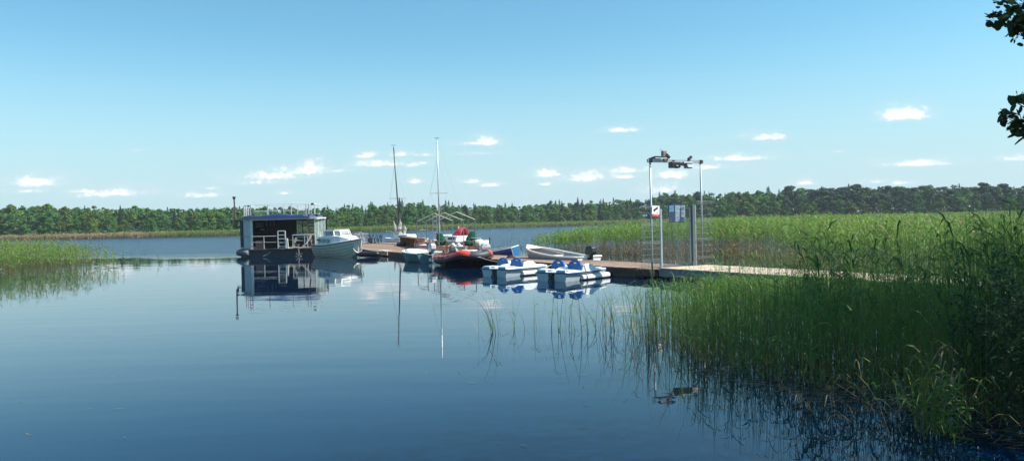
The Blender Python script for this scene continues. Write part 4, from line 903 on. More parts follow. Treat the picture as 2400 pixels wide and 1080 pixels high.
# left canvas wall in two panes with a lower band
MB().bar((-2.23, .05, (ZD + ZE) / 2), (-XL + .02, 1.15, (ZD + ZE) / 2), .05, ZE - ZD - .04).build('canvas_wall', canvas, hb)
MB().box((-XL + .03, 2.35, (ZD + ZE) / 2), (.05, 2.2, ZE - ZD - .04)).build('canvas_wall', canvas, hb)
MB().bar((-3.06, .86, 1.62), (-3.34, 1.2, 1.62), .07, 1.9).build('dark_strip', darkwall, hb)  # dark strip along the left edge of the canvas wall
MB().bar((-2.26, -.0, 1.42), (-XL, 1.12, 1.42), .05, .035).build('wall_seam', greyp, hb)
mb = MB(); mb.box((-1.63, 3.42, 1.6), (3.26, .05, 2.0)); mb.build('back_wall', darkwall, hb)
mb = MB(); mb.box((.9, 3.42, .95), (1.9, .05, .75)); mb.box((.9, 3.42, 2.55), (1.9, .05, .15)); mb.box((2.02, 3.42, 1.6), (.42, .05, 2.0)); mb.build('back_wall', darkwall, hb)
MB().box((.9, 3.43, 1.9), (1.8, .012, 1.15)).build('clear_sheet', M('clear_sheet', (.30, .42, .38), rough=.1, var=.2, alpha=.35), hb)
MB().box((.45, 3.40, 1.9), (.05, .06, 1.2)).build('window_post', black, hb)
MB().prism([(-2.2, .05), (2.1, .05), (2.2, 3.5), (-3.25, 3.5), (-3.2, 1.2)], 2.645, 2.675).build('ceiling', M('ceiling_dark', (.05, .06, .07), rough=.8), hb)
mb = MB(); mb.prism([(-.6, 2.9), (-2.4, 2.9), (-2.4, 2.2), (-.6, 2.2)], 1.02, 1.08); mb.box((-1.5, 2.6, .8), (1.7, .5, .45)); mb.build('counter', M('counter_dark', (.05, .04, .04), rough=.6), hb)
def hbp(px, py, dy=0.0): v = P(px, py, 54.2 + dy) - HO; return v
# poster, hanging things
po = MB(); po.box(hbp(610, 527, 3.2), (.58, .02, .36)); po.build('poster', M('poster_grey', (.22, .23, .26), rough=.6, var=.3, scale=14), hb)
mb = MB()
for px, a, b_ in ((627, 515, 532), (636, 515, 530), (645, 518, 528)): mb.bar(hbp(px, a, 3), hbp(px, b_, 3), .05)
mb.build('hanging_utensil', greyp, hb); MB().box(hbp(617, 538, 3.2), (.3, .03, .1)).build('shelf', greyp, hb)
# frame posts
mb = MB(); mb.box((-2.2, -.02, (ZD + ZE) / 2 - .02), (.14, .10, ZE - ZD)); mb.build('corner_post', whitep, hb)
for x, y in ((2.12, 0), (2.28, .32), (2.44, .64), (XR - .02, .95)): MB().box((x, y, (ZD + ZE) / 2 - .02), (.06, .06, ZE - ZD)).build('post', whitep, hb)
mb = MB(); mb.bar((2.16, .05, 1.65), (XR - .04, .92, 1.65), .012, 1.9); mb.build('clear_side_sheet', MATS['clear_sheet'], hb)
mb = MB(); mb.bar((-2.28, -.06, ZE - .06), (2.3, -.06, ZE - .04), .07, .09); mb.bar((2.3, -.06, ZE - .04), (XR + .05, .95, ZE - .02), .07, .09); mb.bar((1.3, -.11, ZE - .02), (2.25, -.11, ZE), .05, .12); mb.build('eaves_batten', whitep, hb)
# roof: shallow blue tarpaulin vault, edge proud of the wall
rf = []
for k in range(9):
    u = k / 8; x0 = -3.1 + u * 5.6; xb = -3.3 + u * 5.5; zz = .14 * math.sin(math.pi * (.12 + .76 * u)) + (.05 * math.sin(k * 2.1))
    f = -.18 if 1 <= k <= 7 else .7
    rf.append([(x0, f, ZE + .01), (x0, f + .10, ZE + .12 + zz * .6), (x0, f + .35, ZE + .14 + zz), (xb, 3.6, ZE + .10 + zz * .6), (xb, 3.65, ZE)])
MB().loft(rf).build('tarpaulin_roof', tarp, hb, solid=.02, smooth=False)
mb = MB()
for k in range(8): mb.bar(Vector(rf[k][0]) + Vector((0, -.02, .01)), Vector(rf[k + 1][0]) + Vector((0, -.02, .01)), .03, .05)
mb.build('roof_edge', M('roof_edge_grey', (.12, .13, .16), rough=.6), hb); MB().box(hbp(715, 503, -.3), (.24, .1, .2)).build('roof_lamp', greyp, hb)
mb = MB(); mb.bar((-2.9, .45, 2.84), (2.35, .45, 2.88), .3, .04); mb.build('roof_walkway', whitep, hb)
# roof railing
zt = 3.56; fr = [(-3.0, 1.0), (-2.45, .35), (-1.2, .2), (.6, .2), (1.75, .3), (2.1, .9)]; bk = [(-3.0, 3.3), (-1.2, 3.45), (.6, 3.45), (1.9, 3.3)]
mb = MB(); mb.tube([(x, y, zt + .06 * math.sin((x + 3) / 5.5 * math.pi)) for x, y in fr], .022, 6); mb.tube([(x, y, zt + .04) for x, y in bk], .02, 6); mb.tube([(-3.0, 1.0, zt), (-3.0, 3.3, zt + .03)], .02, 6); mb.tube([(2.1, .9, zt), (1.9, 3.3, zt)], .02, 6)
mb.tube([(x, y, 3.2) for x, y in bk], .012, 5); mb.tube([(-2.2, .25, 3.15), (-1.2, .2, 3.2), (1.9, .3, 3.25)], .008, 5); mb.build('rail', whitep, hb)
for px, z0 in ((562, 0), (569, 0), (577, 0), (584, 0), (626, 0), (681, 0), (715, 0), (721, 0), (732, 0)):
    x = (hbp(px, 500)).x; y = np.interp(x, [p[0] for p in fr], [p[1] for p in fr]); MB().box((x, y, 3.2), (.07 if px < 590 else .06, .05, .72)).build('rail_post', whitep, hb)
for x in (-2.1, -.9, .1, 1.1): MB().box((x, 3.44, 3.25), (.035, .035, .66)).build('rail_post', whitep, hb)
mb = MB(); mb.box(hbp(732, 478, .3), (.2, .12, .13)); mb.build('searchlight', black, hb, bevel=.03); MB().box(hbp(583, 483, .5), (.12, .1, .1)).build('deck_lamp', black, hb)
# chimney with elbow box
mb = MB(); mb.tube([hbp(550.5, 466, 1.6), hbp(553, 527, 1.6)], [.05, .06], 8); mb.build('chimney_pipe', M('sooty_pipe', (.07, .055, .05), rough=.8, var=.4, scale=3), hb); MB().tube([hbp(550, 461, 1.6), hbp(550.3, 467, 1.6)], [.12, .08], 8).build('chimney_cap', black, hb)
mb = MB(); c = [hbp(555, 517, 1.6), hbp(565, 517, 1.6), hbp(566, 531, 1.6), hbp(556, 532, 1.6)]
for k in range(4): mb.bar(c[k], c[(k + 1) % 4], .1)
mb.build('stove_elbow', black, hb)
# front rail, ladder, steps, clutter
mb = MB(); zr = 1.42
mb.tube([(-2.15, -.1, zr), (-.5, -.1, zr)], .022, 6); mb.tube([(-2.15, -.1, 1.02), (-.5, -.1, 1.0)], .014, 6); mb.bar((-1.35, -.1, ZD), (-1.35, -.1, zr), .05); mb.build('front_rail', M('grey_white_paint', (.50, .50, .49), rough=.5, var=.12), hb)
mb = MB(); mb.tube([(.55, -.1, zr + .04), (2.1, -.1, zr + .06)], .028, 6); mb.tube([(.62, -.1, 1.08), (2.0, -.1, 1.05)], .014, 6)
for x in (.62, 1.42, 1.62): mb.bar((x, -.1, ZD), (x, -.1, zr), .05)
mb.build('front_rail', MATS['grey_white_paint'], hb)
l0, l1 = hbp(651, 541, -.3), hbp(668, 541, -.3); mb = MB()
for v in (l0, l1): mb.bar(v, Vector((v.x, v.y, ZD)), .06)
for k in range(5): z = ZD + .15 + k * .26; mb.bar((l0.x, l0.y, z), (l1.x, l1.y, z), .05)
mb.bar(l0, l1, .06); mb.build('ladder', whitep, hb)
for dx in (.06, .16): mb = MB(); mb.tube([(l1.x + dx, -.35, 1.25), (l1.x + dx + .03, -.35, ZD)], .035, 6); mb.build('fender_pole', whitep, hb)
s0 = hbp(722, 560, 2.0); mb = MB(); a0, a1 = Vector((1.25, 2.7, .6)), Vector((2.0, 2.7, .6))
for k in range(9): z = .62 + k * .24; mb.box((1.62, 2.4 - k * .12, z), (.62, .2, .05))
mb.build('stair_tread', M('tread_red_brown', (.22, .08, .05), rough=.7, var=.2), hb); mb = MB(); mb.bar((1.28, 2.5, .6), (1.28, 1.5, 2.6), .05, .18); mb.bar((1.96, 2.3, .6), (1.96, 1.3, 2.6), .05, .18); mb.build('stair_stringer', M('stringer_tan', (.42, .28, .18), rough=.7), hb)
MB().box((-1.75, .35, .86), (.50, .4, .56)).build('storage_box', M('crate_brown', (.22, .14, .11), rough=.8, var=.2), hb)
mb = MB(); mb.tube([(.55, .5, 1.1), (.55, .5, .6)], .03, 6); mb.box((.55, .5, 1.12), (.6, .6, .04)); mb.tube([(.2, .5, .6), (.9, .5, .6)], .025, 5); mb.build('table', greyp, hb)
mb = MB(); mb.box((1.1, .9, 1.35), (1.1, .5, .22), taper=.6); mb.build('covered_locker', M('locker_olive', (.20, .20, .14), rough=.8, var=.2), hb)
mb = MB(); mb.tube([(1.9, -.18, 1.4), (1.55, -.22, .85), (1.3, -.2, .66)], .05, 6); mb.build('hanging_cover', whitep, hb)
mb = MB(); mb.box((.82, -.2, 1.1), (.14, .03, .34), rot=Matrix.Rotation(.3, 3, 'Y')); mb.box((.68, -.2, .72), (.16, .03, .22), rot=Matrix.Rotation(.5, 3, 'Y')); mb.bar((.78, -.2, 1.0), (.68, -.2, .8), .03); mb.build('paddle', M('paddle_cream', (.55, .50, .36), rough=.5), hb)
mb = MB()
mb.tube([(x, -.26, .60 + .03 * math.sin(x * 9)) for x in np.linspace(-.1, 1.5, 16)], .035, 5); mb.tube([(-.3, -.25, .9), (-.2, -.27, .55), (.05, -.27, .5), (.3, -.27, .62)], .03, 5); mb.build('coiled_rope', ropem, hb)
# anchor-like steering star on a shaft in front of the hull
mb = MB(); q0 = hbp(698.5, 573, -.5); q1 = hbp(700, 597, -.5); mb.bar(q0, q1, .06); mb.bar(q0 + Vector((-.25, 0, 0)), q0 + Vector((.1, 0, 0)), .04)
for k in range(6): a = k * math.pi / 3 + .4; mb.bar(q1, q1 + Vector((math.cos(a) * .24, 0, math.sin(a) * .22)), .09, .04)
mb.build('propeller', M('propeller_bronze', (.30, .27, .23), rough=.6), hb)
MB().tube([(-.9, -.2, .35), (-1.15, -.2, .15), (-1.4, -.2, .08)], .025, 5).build('chain', greyp, hb)

# ------------------------------------------------------------------ sailing boats beyond the platform
def sailboat(name, label, px, D, hx, L, mastm, ztop, leanx, hdg, spread, dark=False):
    b0 = P(px, 520, D); t = thing(name, label, 'sailing boat', (b0.x, D, 0), hdg, None)
    zs = lambda u: .62 + .18 * (u - .4) ** 2 * 2; zk = lambda u: -.25 + .6 * max(0, (u - .75) / .25) ** 2
    S_ = hull(L, L * .34, zs, zk, transom=.62, full=2.2, p=.45, q=1.6)
    MB().loft(S_).build('hull', white, t, smooth=True, solid=.03); MB().add(S_[0], [tuple(range(len(S_[0])))]).build('transom', white, t, solid=.02)
    a, b_ = rim(S_, up=-.03); MB().tube(a, .03, 5).tube(b_, .03, 5).build('navy_stripe', M('strip_navy', (.04, .09, .2), rough=.5), t)
    MB().loft([[(r[0][0], r[0][1] * .96, r[0][2]), (r[0][0], 0, r[0][2] + .07), (r[0][0], -r[0][1] * .96, r[0][2])] for r in S_]).build('deck', white, t, solid=.02)
    k = L * .17; MB().loft([ring(-.9, k, .62, k * .8, 1.05), ring(.2, k, .64, k * .8, 1.08), ring(1.0, k * .7, .66, k * .5, .92), ring(1.5, k * .3, .68, k * .2, .74)], cap=True).build('coachroof', white, t, bevel=.04)
    for sgn in (-1, 1): MB().add([(-.7, sgn * (k * .985), .78), (.1, sgn * k * .985, .78), (.1, sgn * k * .90, .96), (-.7, sgn * k * .90, .96)], [(0, 1, 2, 3)]).build('window', glass, t, solid=.01)
    iv = Matrix.Rotation(-hdg, 3, 'Z'); lx = iv @ Vector((leanx, 0, 0)); mt = Vector((.5, 0, .9)); tp = mt + lx + Vector((0, 0, ztop - .9))
    m2 = MB(); m2.tube([mt, tp], [.075, .05], 8); m2.build('mast', mastm, t, smooth=True)
    zf = (spread - .9) / (ztop - .9); sp_ = mt.lerp(tp, zf); sd = iv @ Vector((1, 0, 0)); m2 = MB(); m2.tube([sp_ - sd * .75, sp_ + sd * .8], .022, 5); m2.build('spreader', greyp, t)
    m2 = MB(); hi = mt.lerp(tp, .82)
    for sgn in (-1, 1): m2.tube([hi, sp_ + sd * .75 * sgn, Vector((.3, sgn * L * .15, .7))], .007, 4)
    m2.tube([hi, Vector((L / 2 - .1, 0, .8))], .007, 4); m2.tube([tp, Vector((-L / 2, 0, .7))], .006, 4); m2.build('rigging', greyp, t)
    m2 = MB(); m2.tube([tp + Vector((0, 0, .0)), tp + Vector((0, 0, .2))], .012, 4); m2.tube([tp + Vector((0, 0, .2)) - sd * .25, tp + Vector((0, 0, .2)) + sd * .2], .018, 4); m2.build('wind_vane', black, t)
    return t, mt, tp, sd
s1, mt, tp, sd = sailboat('sailboat', 'sailing boat with a dark leaning mast and a furled sail heaped at its foot', 947, 75, 0, 4.8, M('dark_mast', (.05, .05, .055), rough=.4), 9.35, -.42, R(150), 4.5)
sm = M('crumpled_sail', (.36, .35, .31), rough=.9, var=.2, scale=4); mb = MB()
mb.tube([mt + Vector((0, 0, .2)), mt + Vector((.05, .05, .7)), mt + Vector((0, -.05, 1.2)), mt + Vector((0, 0, 1.7))], [.34, .24, .17, .06], 9); mb.build('furled_sail', sm, s1, bevel=0)
mb = MB(); mb.tube([mt + sd * -.3 + Vector((0, 0, .3)), mt + sd * -.5 + Vector((0, 0, .9)), mt + sd * -.6 + Vector((0, 0, 1.5))], [.24, .15, .03], 7); mb.tube([mt + sd * .35 + Vector((0, 0, .2)), mt + sd * .5 + Vector((0, 0, .7)), mt + sd * .35 + Vector((0, 0, 1.15))], [.17, .15, .03], 7); mb.build('loose_sail', sm, s1)
mb = MB(); mb.tube(smoothp([(-2.2, -.6, .75), (-2.2, -.6, 1.4), (-2.2, .6, 1.4), (-2.2, .6, .75)], 2), .02, 5); mb.tube(smoothp([(1.6, -.5, .75), (1.7, -.45, 1.3), (2.3, 0, 1.4), (1.7, .45, 1.3), (1.6, .5, .75)], 2), .02, 5); mb.build('guard_rail', greyp, s1)
s2, mt, tp, sd = sailboat('sailboat', 'sailing boat with a tall silver mast and a red tent over its cabin', 1068, 59, 0, 6.4, M('silver_mast', (.48, .52, .54), rough=.35, metal=.4), 8.4, -.02, R(180 - 36), 4.35)
s2.location = (-4.18, 60.0, 0); s2.scale = (.8, .95, 1)
# move the mast foot to the place seen at the left of the hull
for ch in s2.children:
    if ch.name.split('.')[0] in ('mast', 'spreader', 'wind_vane', 'rigging'): ch.location.x += 1.7
mb = MB(); iv = Matrix.Rotation(-R(180 - 36), 3, 'Z')
tent = M('red_tent', (.50, .035, .06), rough=.7, var=.15, scale=4)
c0 = Vector((-.35, -.1, 1.0)); secs = []
for k in range(9):
    u = k / 8; w_ = .40 + .18 * math.sin(u * 2.6); h_ = .18 + .52 * math.sin(min(1, u * 1.35) * math.pi / 2) * (1 if u < .8 else 1 - (u - .8) * .5)
    secs.append([c0 + Vector((.7 - 1.25 * u, math.cos(a) * w_ * 1.05, math.sin(a) * h_)) for a in np.linspace(0, math.pi, 9)])
MB().loft(secs).build('tent_cover', tent, s2, solid=.02, smooth=True)
MB().tube([Vector((-.2, 0, 1.05)), Vector((-.3, .1, 1.75))], .05, 6).build('vent_post', white, s2)
mb = MB(); c0 = Vector((1.6, -.9, .95))
mb.box(Vector((1.5, -.2, 1.1)), (.6, 1.5, .10)); mb.build('hatch_cover', M('pale_teal', (.45, .62, .62), rough=.4), s2, bevel=.04)
ld = thing('ladder', 'upright aluminium ladder with yellow rungs beside the silver mast', 'ladder', (P(1020, 520, 56).x, 56, 0)); lo = ld.location
a, b_ = P(1015, 566, 56), P(1024.5, 566, 56); c, d = P(1014, 503, 56), P(1023, 502, 56); mb = MB(lo); mb.bar(a, c, .05); mb.bar(b_, d, .05); mb.build('rail', steel, ld)
mb = MB(lo)
for k in range(5): t = (k + .7) / 5.0; mb.bar(a.lerp(c, t), b_.lerp(d, t), .05)
mb.build('rung', M('rung_yellow', (.62, .56, .30), rough=.5), ld)
# small moored boats seen through the frame
for px, D, lab, L, hd_ in ((992, 66, 'low white boat seen behind the brown benches', 4.2, R(172)), (1028, 53, 'white speedboat with a red flash behind the frame legs', 3.6, R(165))):
    t = thing('motorboat', lab, 'motorboat', (P(px, 520, D).x, D, 0), hd_)
    S_ = hull(L, 1.5, lambda u: .50 + .1 * u, lambda u: -.15 + .5 * max(0, (u - .7) / .3) ** 2, transom=.8); MB().loft(S_).build('hull', white, t, smooth=True, solid=.03)
    MB().loft([[(r[0][0], r[0][1], r[0][2] + .02), (r[0][0], 0, r[0][2] + .12), (r[0][0], -r[0][1], r[0][2] + .02)] for r in S_[5:]]).build('foredeck', white, t, solid=.02)
    MB().loft([[(.0, -.6, .62), (.0, .6, .62)], [(-.35, -.5, .95), (-.35, .5, .95)]]).build('windscreen', MATS['pale_glazing'], t, solid=.01)
    a, b_ = rim(S_, up=-.08); MB().tube(a, .035, 5).tube(b_, .035, 5).build('stripe', M('stripe_red', (.45, .03, .05)) if D < 60 else MATS['strip_navy'], t)

# ------------------------------------------------------------------ furniture on the platform
ZP = .31
fo = px_at(1045, 590)
fm = thing('canopy_frame', 'bare metal canopy frame of three gables standing on the platform without its cover', 'canopy frame', fo)
gal = M('frame_steel', (.16, .18, .18), rough=.5, metal=.3, var=.2); gal2 = M('frame_steel_pale', (.42, .43, .38), rough=.45, metal=.3, var=.15)
gables = [((977, 519), (1018, 500), (1060, 517), 53.5), ((1000, 518.5), (1041, 498.5), (1085, 516), 50.5), ((1028, 516.5), (1070, 496.5), (1113, 514.5), 47.5)]
eave = []
for (l_, pk, r_, D) in gables:
    a, b_, c = P(*l_, D), P(*pk, D), P(*r_, D); a.z = c.z = (a.z + c.z) / 2
    MB(fo).tube([(a.x, D, ZP), a], .032, 6).build('leg', gal, fm); MB(fo).tube([(c.x, D, ZP), c], .032, 6).build('leg', gal, fm)
    mb = MB(fo); mb.tube([a, b_, c], .032, 6); mb.build('rafter', gal2, fm); eave.append((a, b_, c))
for k in (0, 2): MB(fo).tube([e[k] for e in eave], .02, 5).build('eaves_rail', gal, fm)
# three open boxes of orange panels in a row: long bench with panel supports
be = thing('bench', 'long brown bench with three open bays of orange panels, standing on the platform', 'bench', px_at(957, 578)); eo = be.location
a, b_ = px_at(938, 574), px_at(976, 582); dv = (b_ - a); dv.z = 0; Lb = dv.length; dv.normalize(); nv = Vector((-dv.y, dv.x, 0)); up = Vector((0, 0, 1))
pan = M('orange_panel', (.42, .17, .06), rough=.6, var=.15, scale=4)
def slab(mb, o, u, v, w): # box from corner o spanned by u,v,w
    vs = [o, o + u, o + u + v, o + v, o + w, o + u + w, o + u + v + w, o + v + w]; mb.add(vs, [(0, 1, 2, 3), (4, 7, 6, 5), (0, 4, 5, 1), (1, 5, 6, 2), (2, 6, 7, 3), (3, 7, 4, 0)])
mb = MB(eo); slab(mb, a - dv * .1 + up * .66 - nv * .1, dv * (Lb + .2), nv * .75, up * .05); mb.build('top', M('bench_top', (.16, .11, .09), rough=.7, var=.2), be)
for k in range(4): mb = MB(eo); slab(mb, a + dv * (Lb * k / 3 - .03), dv * .05, nv * .6, up * .66); mb.build('support', pan, be)
mb = MB(eo); slab(mb, a + nv * .58, dv * Lb, nv * .03, up * .66); mb.build('back_panel', pan, be); mb = MB(eo); slab(mb, a - nv * .05, dv * Lb, nv * .1, up * .06); mb.build('base_rail', redwood, be)
tb = MB((0, 0, 0)); tbt = thing('tyre_bundle', 'small dark bundle lying at the left end of the panelled bench', 'bundle', px_at(936, 577)); MB().tube([(-.15, 0, .15), (.45, -.1, .15)], [.2, .17], 9).build('bundle', M('dark_purple_cloth', (.04, .03, .05), rough=.8), tbt)
def lowtable(px0, px1, py, lab, z=.58, m=redwood, leg=redwood):
    a, b_ = px_at(px0, py), px_at(px1, py); t = thing('bench', lab, 'bench', (a + b_) / 2); L = (b_ - a).length
    MB().box((0, .25, z), (L, .55, .05)).build('top', m, t)
    for sx in (-1, 1):
        for sy in (0, 1): MB().box((sx * (L / 2 - .08), sy * .5, z / 2), (.08, .08, z)).build('leg', leg, t)
    MB().box((0, .25, .18), (L - .2, .06, .08)).build('stretcher', leg, t); return t
lowtable(976, 1004, 584, 'reddish brown wooden bench between the panelled bench and the first green chair')
lowtable(1002, 1024, 587, 'dark low wooden bench right beside the first green covered chair', z=.42, m=M('dark_brown_wood', (.07, .035, .03), rough=.7), leg=redwood)
# wooden lounge chairs with tall green covers
gcv = M('green_cover', (.006, .060, .032), rough=.8, var=.3, scale=5, spec=.1)
def chair(px, py, w_px, apex_dx, top_py, lab, face):
    o = px_at(px, py); t = thing('lounge_chair', lab, 'chair', o, 0, 'green covered lounge chairs on the platform'); D = o.y; s = D / FPX; W = w_px * s
    for x in (-W / 2, W / 2):
        for y in (0, .7): MB().box((x, y, .32), (.07, .07, .64)).build('leg', redwood, t)
    mb = MB()
    for x in (-W / 2, W / 2): mb.box((x, .33, .66), (.12, .85, .04))
    mb.box((0, -.02, .66), (W + .1, .06, .05)); mb.build('arm', M('arm_grey_brown', (.26, .21, .17), rough=.8, var=.2), t)
    mb = MB(); mb.box((0, -.03, .30), (W, .04, .10)); mb.box((0, -.035, .14), (W * .92, .04, .17)); mb.build('front_board', M('board_pinkish', (.36, .20, .15), rough=.75, var=.2), t)
    mb = MB()
    for k in range(5): mb.box((0, .05 + k * .14, .38), (W, .12, .025))
    mb.build('seat', redwood, t)
    zt_ = P(px, top_py, D).z - ZP; bx = W / 2; ax = apex_dx * s
    secs = []
    for u in np.linspace(0, 1, 7):
        hw = (bx * .95) * (1 - u) ** .9 + .12 * u + .04; cx = -ax * .8 + ax * 2.0 * u ** .9 + .04 * math.sin(u * 9); z = .40 + (zt_ - .40) * u; dy = .42 + .28 * u; dd = .32 * (1 - u) + .07
        secs.append([(cx + hw * math.cos(a) * (1 + .12 * math.sin(3 * a + u * 4)), dy + dd * math.sin(a), z) for a in np.linspace(0, 2 * math.pi, 15)[:-1]])
    MB().loft(secs, closed=True, cap=True).build('cover', gcv, t, smooth=True)
    return t
chair(1034, 590, 24, -6, 546.5, 'wooden lounge chair under a tall green cover, left of the pair', 1)
chair(1101, 592, 23, 5, 543, 'wooden lounge chair whose green cover leans to the right, by the white drum', 1)
# cluster of stacked chairs and a dark table at the far left end
def metal_chair(px, py, lab):
    o = px_at(px, py); t = thing('metal_chair', lab, 'chair', o, R(20), 'pale metal chairs by the black table'); mb = MB()
    for x in (-.25, .25):
        mb.tube(smoothp([(x, -.3, 0), (x, -.28, .45), (x, .2, .45), (x, .3, .92)], 3), .02, 5); mb.tube([(x, .25, .45), (x, .3, 0)], .02, 5); mb.tube([(x, -.3, .45), (x, -.28, .66), (x, .24, .66)], .018, 5)
    mb.tube([(-.25, .3, .92), (.25, .3, .92)], .02, 5); mb.build('frame', M('chair_frame_pale', (.55, .56, .55), rough=.4), t)
    MB().box((0, -.03, .46), (.46, .46, .03)).build('seat', M('chair_mesh_dark', (.10, .10, .11), rough=.7), t); MB().box((0, .28, .72), (.46, .03, .34), rot=Matrix.Rotation(R(-12), 3, 'X')).build('backrest', MATS['chair_mesh_dark'], t); return t
for k, (px, py) in enumerate(((839, 571), (848, 569.5), (858, 571))): metal_chair(px, py, ['leftmost pale metal chair at the far end of the platform', 'middle pale metal chair, behind the other two', 'pale metal chair standing next to the black table'][k])
t = thing('table', 'black garden table piled with folded black chairs at the far end of the platform', 'table', px_at(880, 570)); mb = MB(); mb.box((0, 0, .74), (1.3, .8, .04)); mb.build('top', M('table_black', (.03, .03, .035), rough=.4), t)
for x in (-.55, .55):
    for y in (-.3, .3): MB().box((x, y, .36), (.06, .06, .72)).build('leg', MATS['table_black'], t)
t = thing('folded_chairs', 'heap of folded black chairs under and around the black table', 'chairs', px_at(876, 571)); mb = MB(); r_ = random.Random(2)
for k in range(16): a = Vector((r_.uniform(-.8, .6), r_.uniform(-.6, -.2), r_.uniform(0, .15))); mb.tube([a, a + Vector((r_.uniform(-.25, .25), r_.uniform(-.1, .1), r_.uniform(.4, .85)))], .035, 5)
mb.build('frame', MATS['table_black'], t)
t = thing('cable_drum', 'low dark grill lid beside the pale metal chairs', 'grill', px_at(830, 570)); mb = MB(); mb.tube([(0, 0, .62), (0, 0, .85)], [.35, .18], 10); mb.build('lid', black, t)
for a in (0, 2.1, 4.2): MB().tube([(math.cos(a) * .15, math.sin(a) * .15, .62), (math.cos(a) * .35, math.sin(a) * .35, 0)], .025, 5).build('leg', black, t)
# things near the inflatable
t = thing('water_drum', 'pale horizontal drum tank on a stand behind the right green chair', 'tank', px_at(1118, 591)); D = t.location.y; s = D / FPX
mb = MB(); mb.tube([(-.34, .16, .52), (-.30, .13, .52), (.24, -.13, .52), (.28, -.16, .52)], [.18, .24, .24, .20], 16); mb.build('drum', M('drum_cream', (.55, .58, .50), rough=.5, var=.15, stain=(.40, .38, .28)), t, smooth=True)
MB().box((-.02, 0, .82), (.56, .32, .03)).build('lid_board', M('pale_teal', (.45, .62, .62)), t); mb = MB(); mb.box((-.25, .1, .13), (.08, .5, .26)); mb.box((.25, -.1, .13), (.08, .5, .26)); mb.build('stand', M('stand_olive', (.18, .15, .09), rough=.8, var=.3), t)
for px, lab in ((1062, 'white canister left of the two behind the grey box'), (1075, 'white canister between the grey box and the right green chair')):
    t = thing('canister', lab, 'canister', px_at(px, 586)); MB().tube([(0, 0, 0), (0, 0, .38), (0, 0, .44)], [.13, .13, .07], 10).build('body', white, t, smooth=False); MB().tube([(0, 0, .44), (0, 0, .48)], .04, 8).build('cap', greyp, t)
t = thing('storage_box', 'low grey wooden box between the two green covered chairs', 'box', px_at(1076, 593)); MB().box((0, 0, .18), (.78, .45, .33)).build('body', M('box_grey_wood', (.30, .28, .25), rough=.8, var=.25), t, bevel=.03); MB().box((0, 0, .36), (.80, .47, .03)).build('lid', MATS['box_grey_wood'], t)
t = thing('fish_trap', 'whitish cone shaped fishing net heaped on the platform edge', 'fishing net', px_at(1064, 603)); mb = MB(); apex = Vector((0, .1, .55)); r_ = random.Random(5)
for k in range(26): a = k / 26 * 6.28; mb.tube(smoothp([apex + Vector((r_.uniform(-.04, .04), 0, 0)), Vector((math.cos(a) * .2, math.sin(a) * .16, .3 + r_.uniform(-.05, .05))), Vector((math.cos(a) * .36, math.sin(a) * .26, .01))], 2), .012, 4)
for z_, q in ((.02, .36), (.15, .30), (.3, .2), (.42, .1)): mb.tube([(math.cos(a) * q, math.sin(a) * q * .7, z_) for a in np.linspace(0, 6.28, 13)], .012, 4)
mb.build('netting', M('net_white', (.55, .56, .52), rough=.9, var=.2), t)
t = thing('bowl', 'blue basin with a white rim propped against the right green chair', 'basin', px_at(1101, 597)); secs = []
for u in np.linspace(0, 1, 6): secs.append([(math.cos(a) * .38 * (u ** .5 + .02), math.sin(a) * .38 * (u ** .5 + .02), .02 + .20 * u ** 2) for a in np.linspace(0, 6.283, 21)[:-1]])
MB().loft(secs, closed=True).build('bowl', M('basin_blue', (.02, .16, .5), rough=.35), t, solid=.015, smooth=True); MB().tube([(math.cos(a) * .4, math.sin(a) * .4, .23) for a in np.linspace(0, 6.283, 24)], .025, 5).build('rim', white, t)
t = thing('outboard_motor', 'spare white and grey outboard motor leaning on the jetty behind the inflatable', 'outboard motor', px_at(1137, 599), R(200)); mb = MB(); mb.loft([[(-.22, -.13, .30), (-.22, .13, .30), (.2, .14, .30), (.2, -.14, .30)], [(-.28, -.16, .42), (-.28, .16, .42), (.24, .16, .42), (.24, -.16, .42)], [(-.22, -.13, .60), (-.22, .13, .60), (.16, .13, .58), (.16, -.13, .58)], [(-.1, -.08, .66), (-.1, .08, .66), (.06, .08, .65), (.06, -.08, .65)]], closed=True, cap=True); mb.build('cowling', M('cowling_silver', (.38, .38, .40), rough=.35, var=.1), t, bevel=.03)
mb = MB(); mb.box((-.14, 0, .50), (.18, .3, .14)); mb.box((-.05, -.05, .15), (.2, .2, .22)); mb.build('side_plate', white, t); mb = MB(); mb.bar((0, 0, .35), (.3, 0, -.0), .1); mb.bar((-.25, 0, .55), (-.27, 0, .92), .05); mb.build('leg', black, t)
t = thing('rope_coil', 'small dark coil of rope lying on the jetty behind the rear pedal boat', 'rope', px_at(1197, 606)); mb = MB(); mb.tube([(math.cos(a) * (.22 - a * .006), math.sin(a) * (.22 - a * .006), .03 + a * .006) for a in np.linspace(0, 18, 50)], .025, 5); mb.build('coil', M('dark_red_rope', (.09, .03, .035), rough=.9), t)
t = thing('mooring_post', 'thin grey post with a rope by the platform edge near the dinghy', 'post', px_at(1040, 602)); MB().bar((0, 0, -.6), (.0, 0, .35), .07).build('post', darkwood, t); MB().tube([(0, 0, .2), (-.6, -.9, .15), (-1.0, -2, .35)], .014, 5).build('cord', ropem, t)

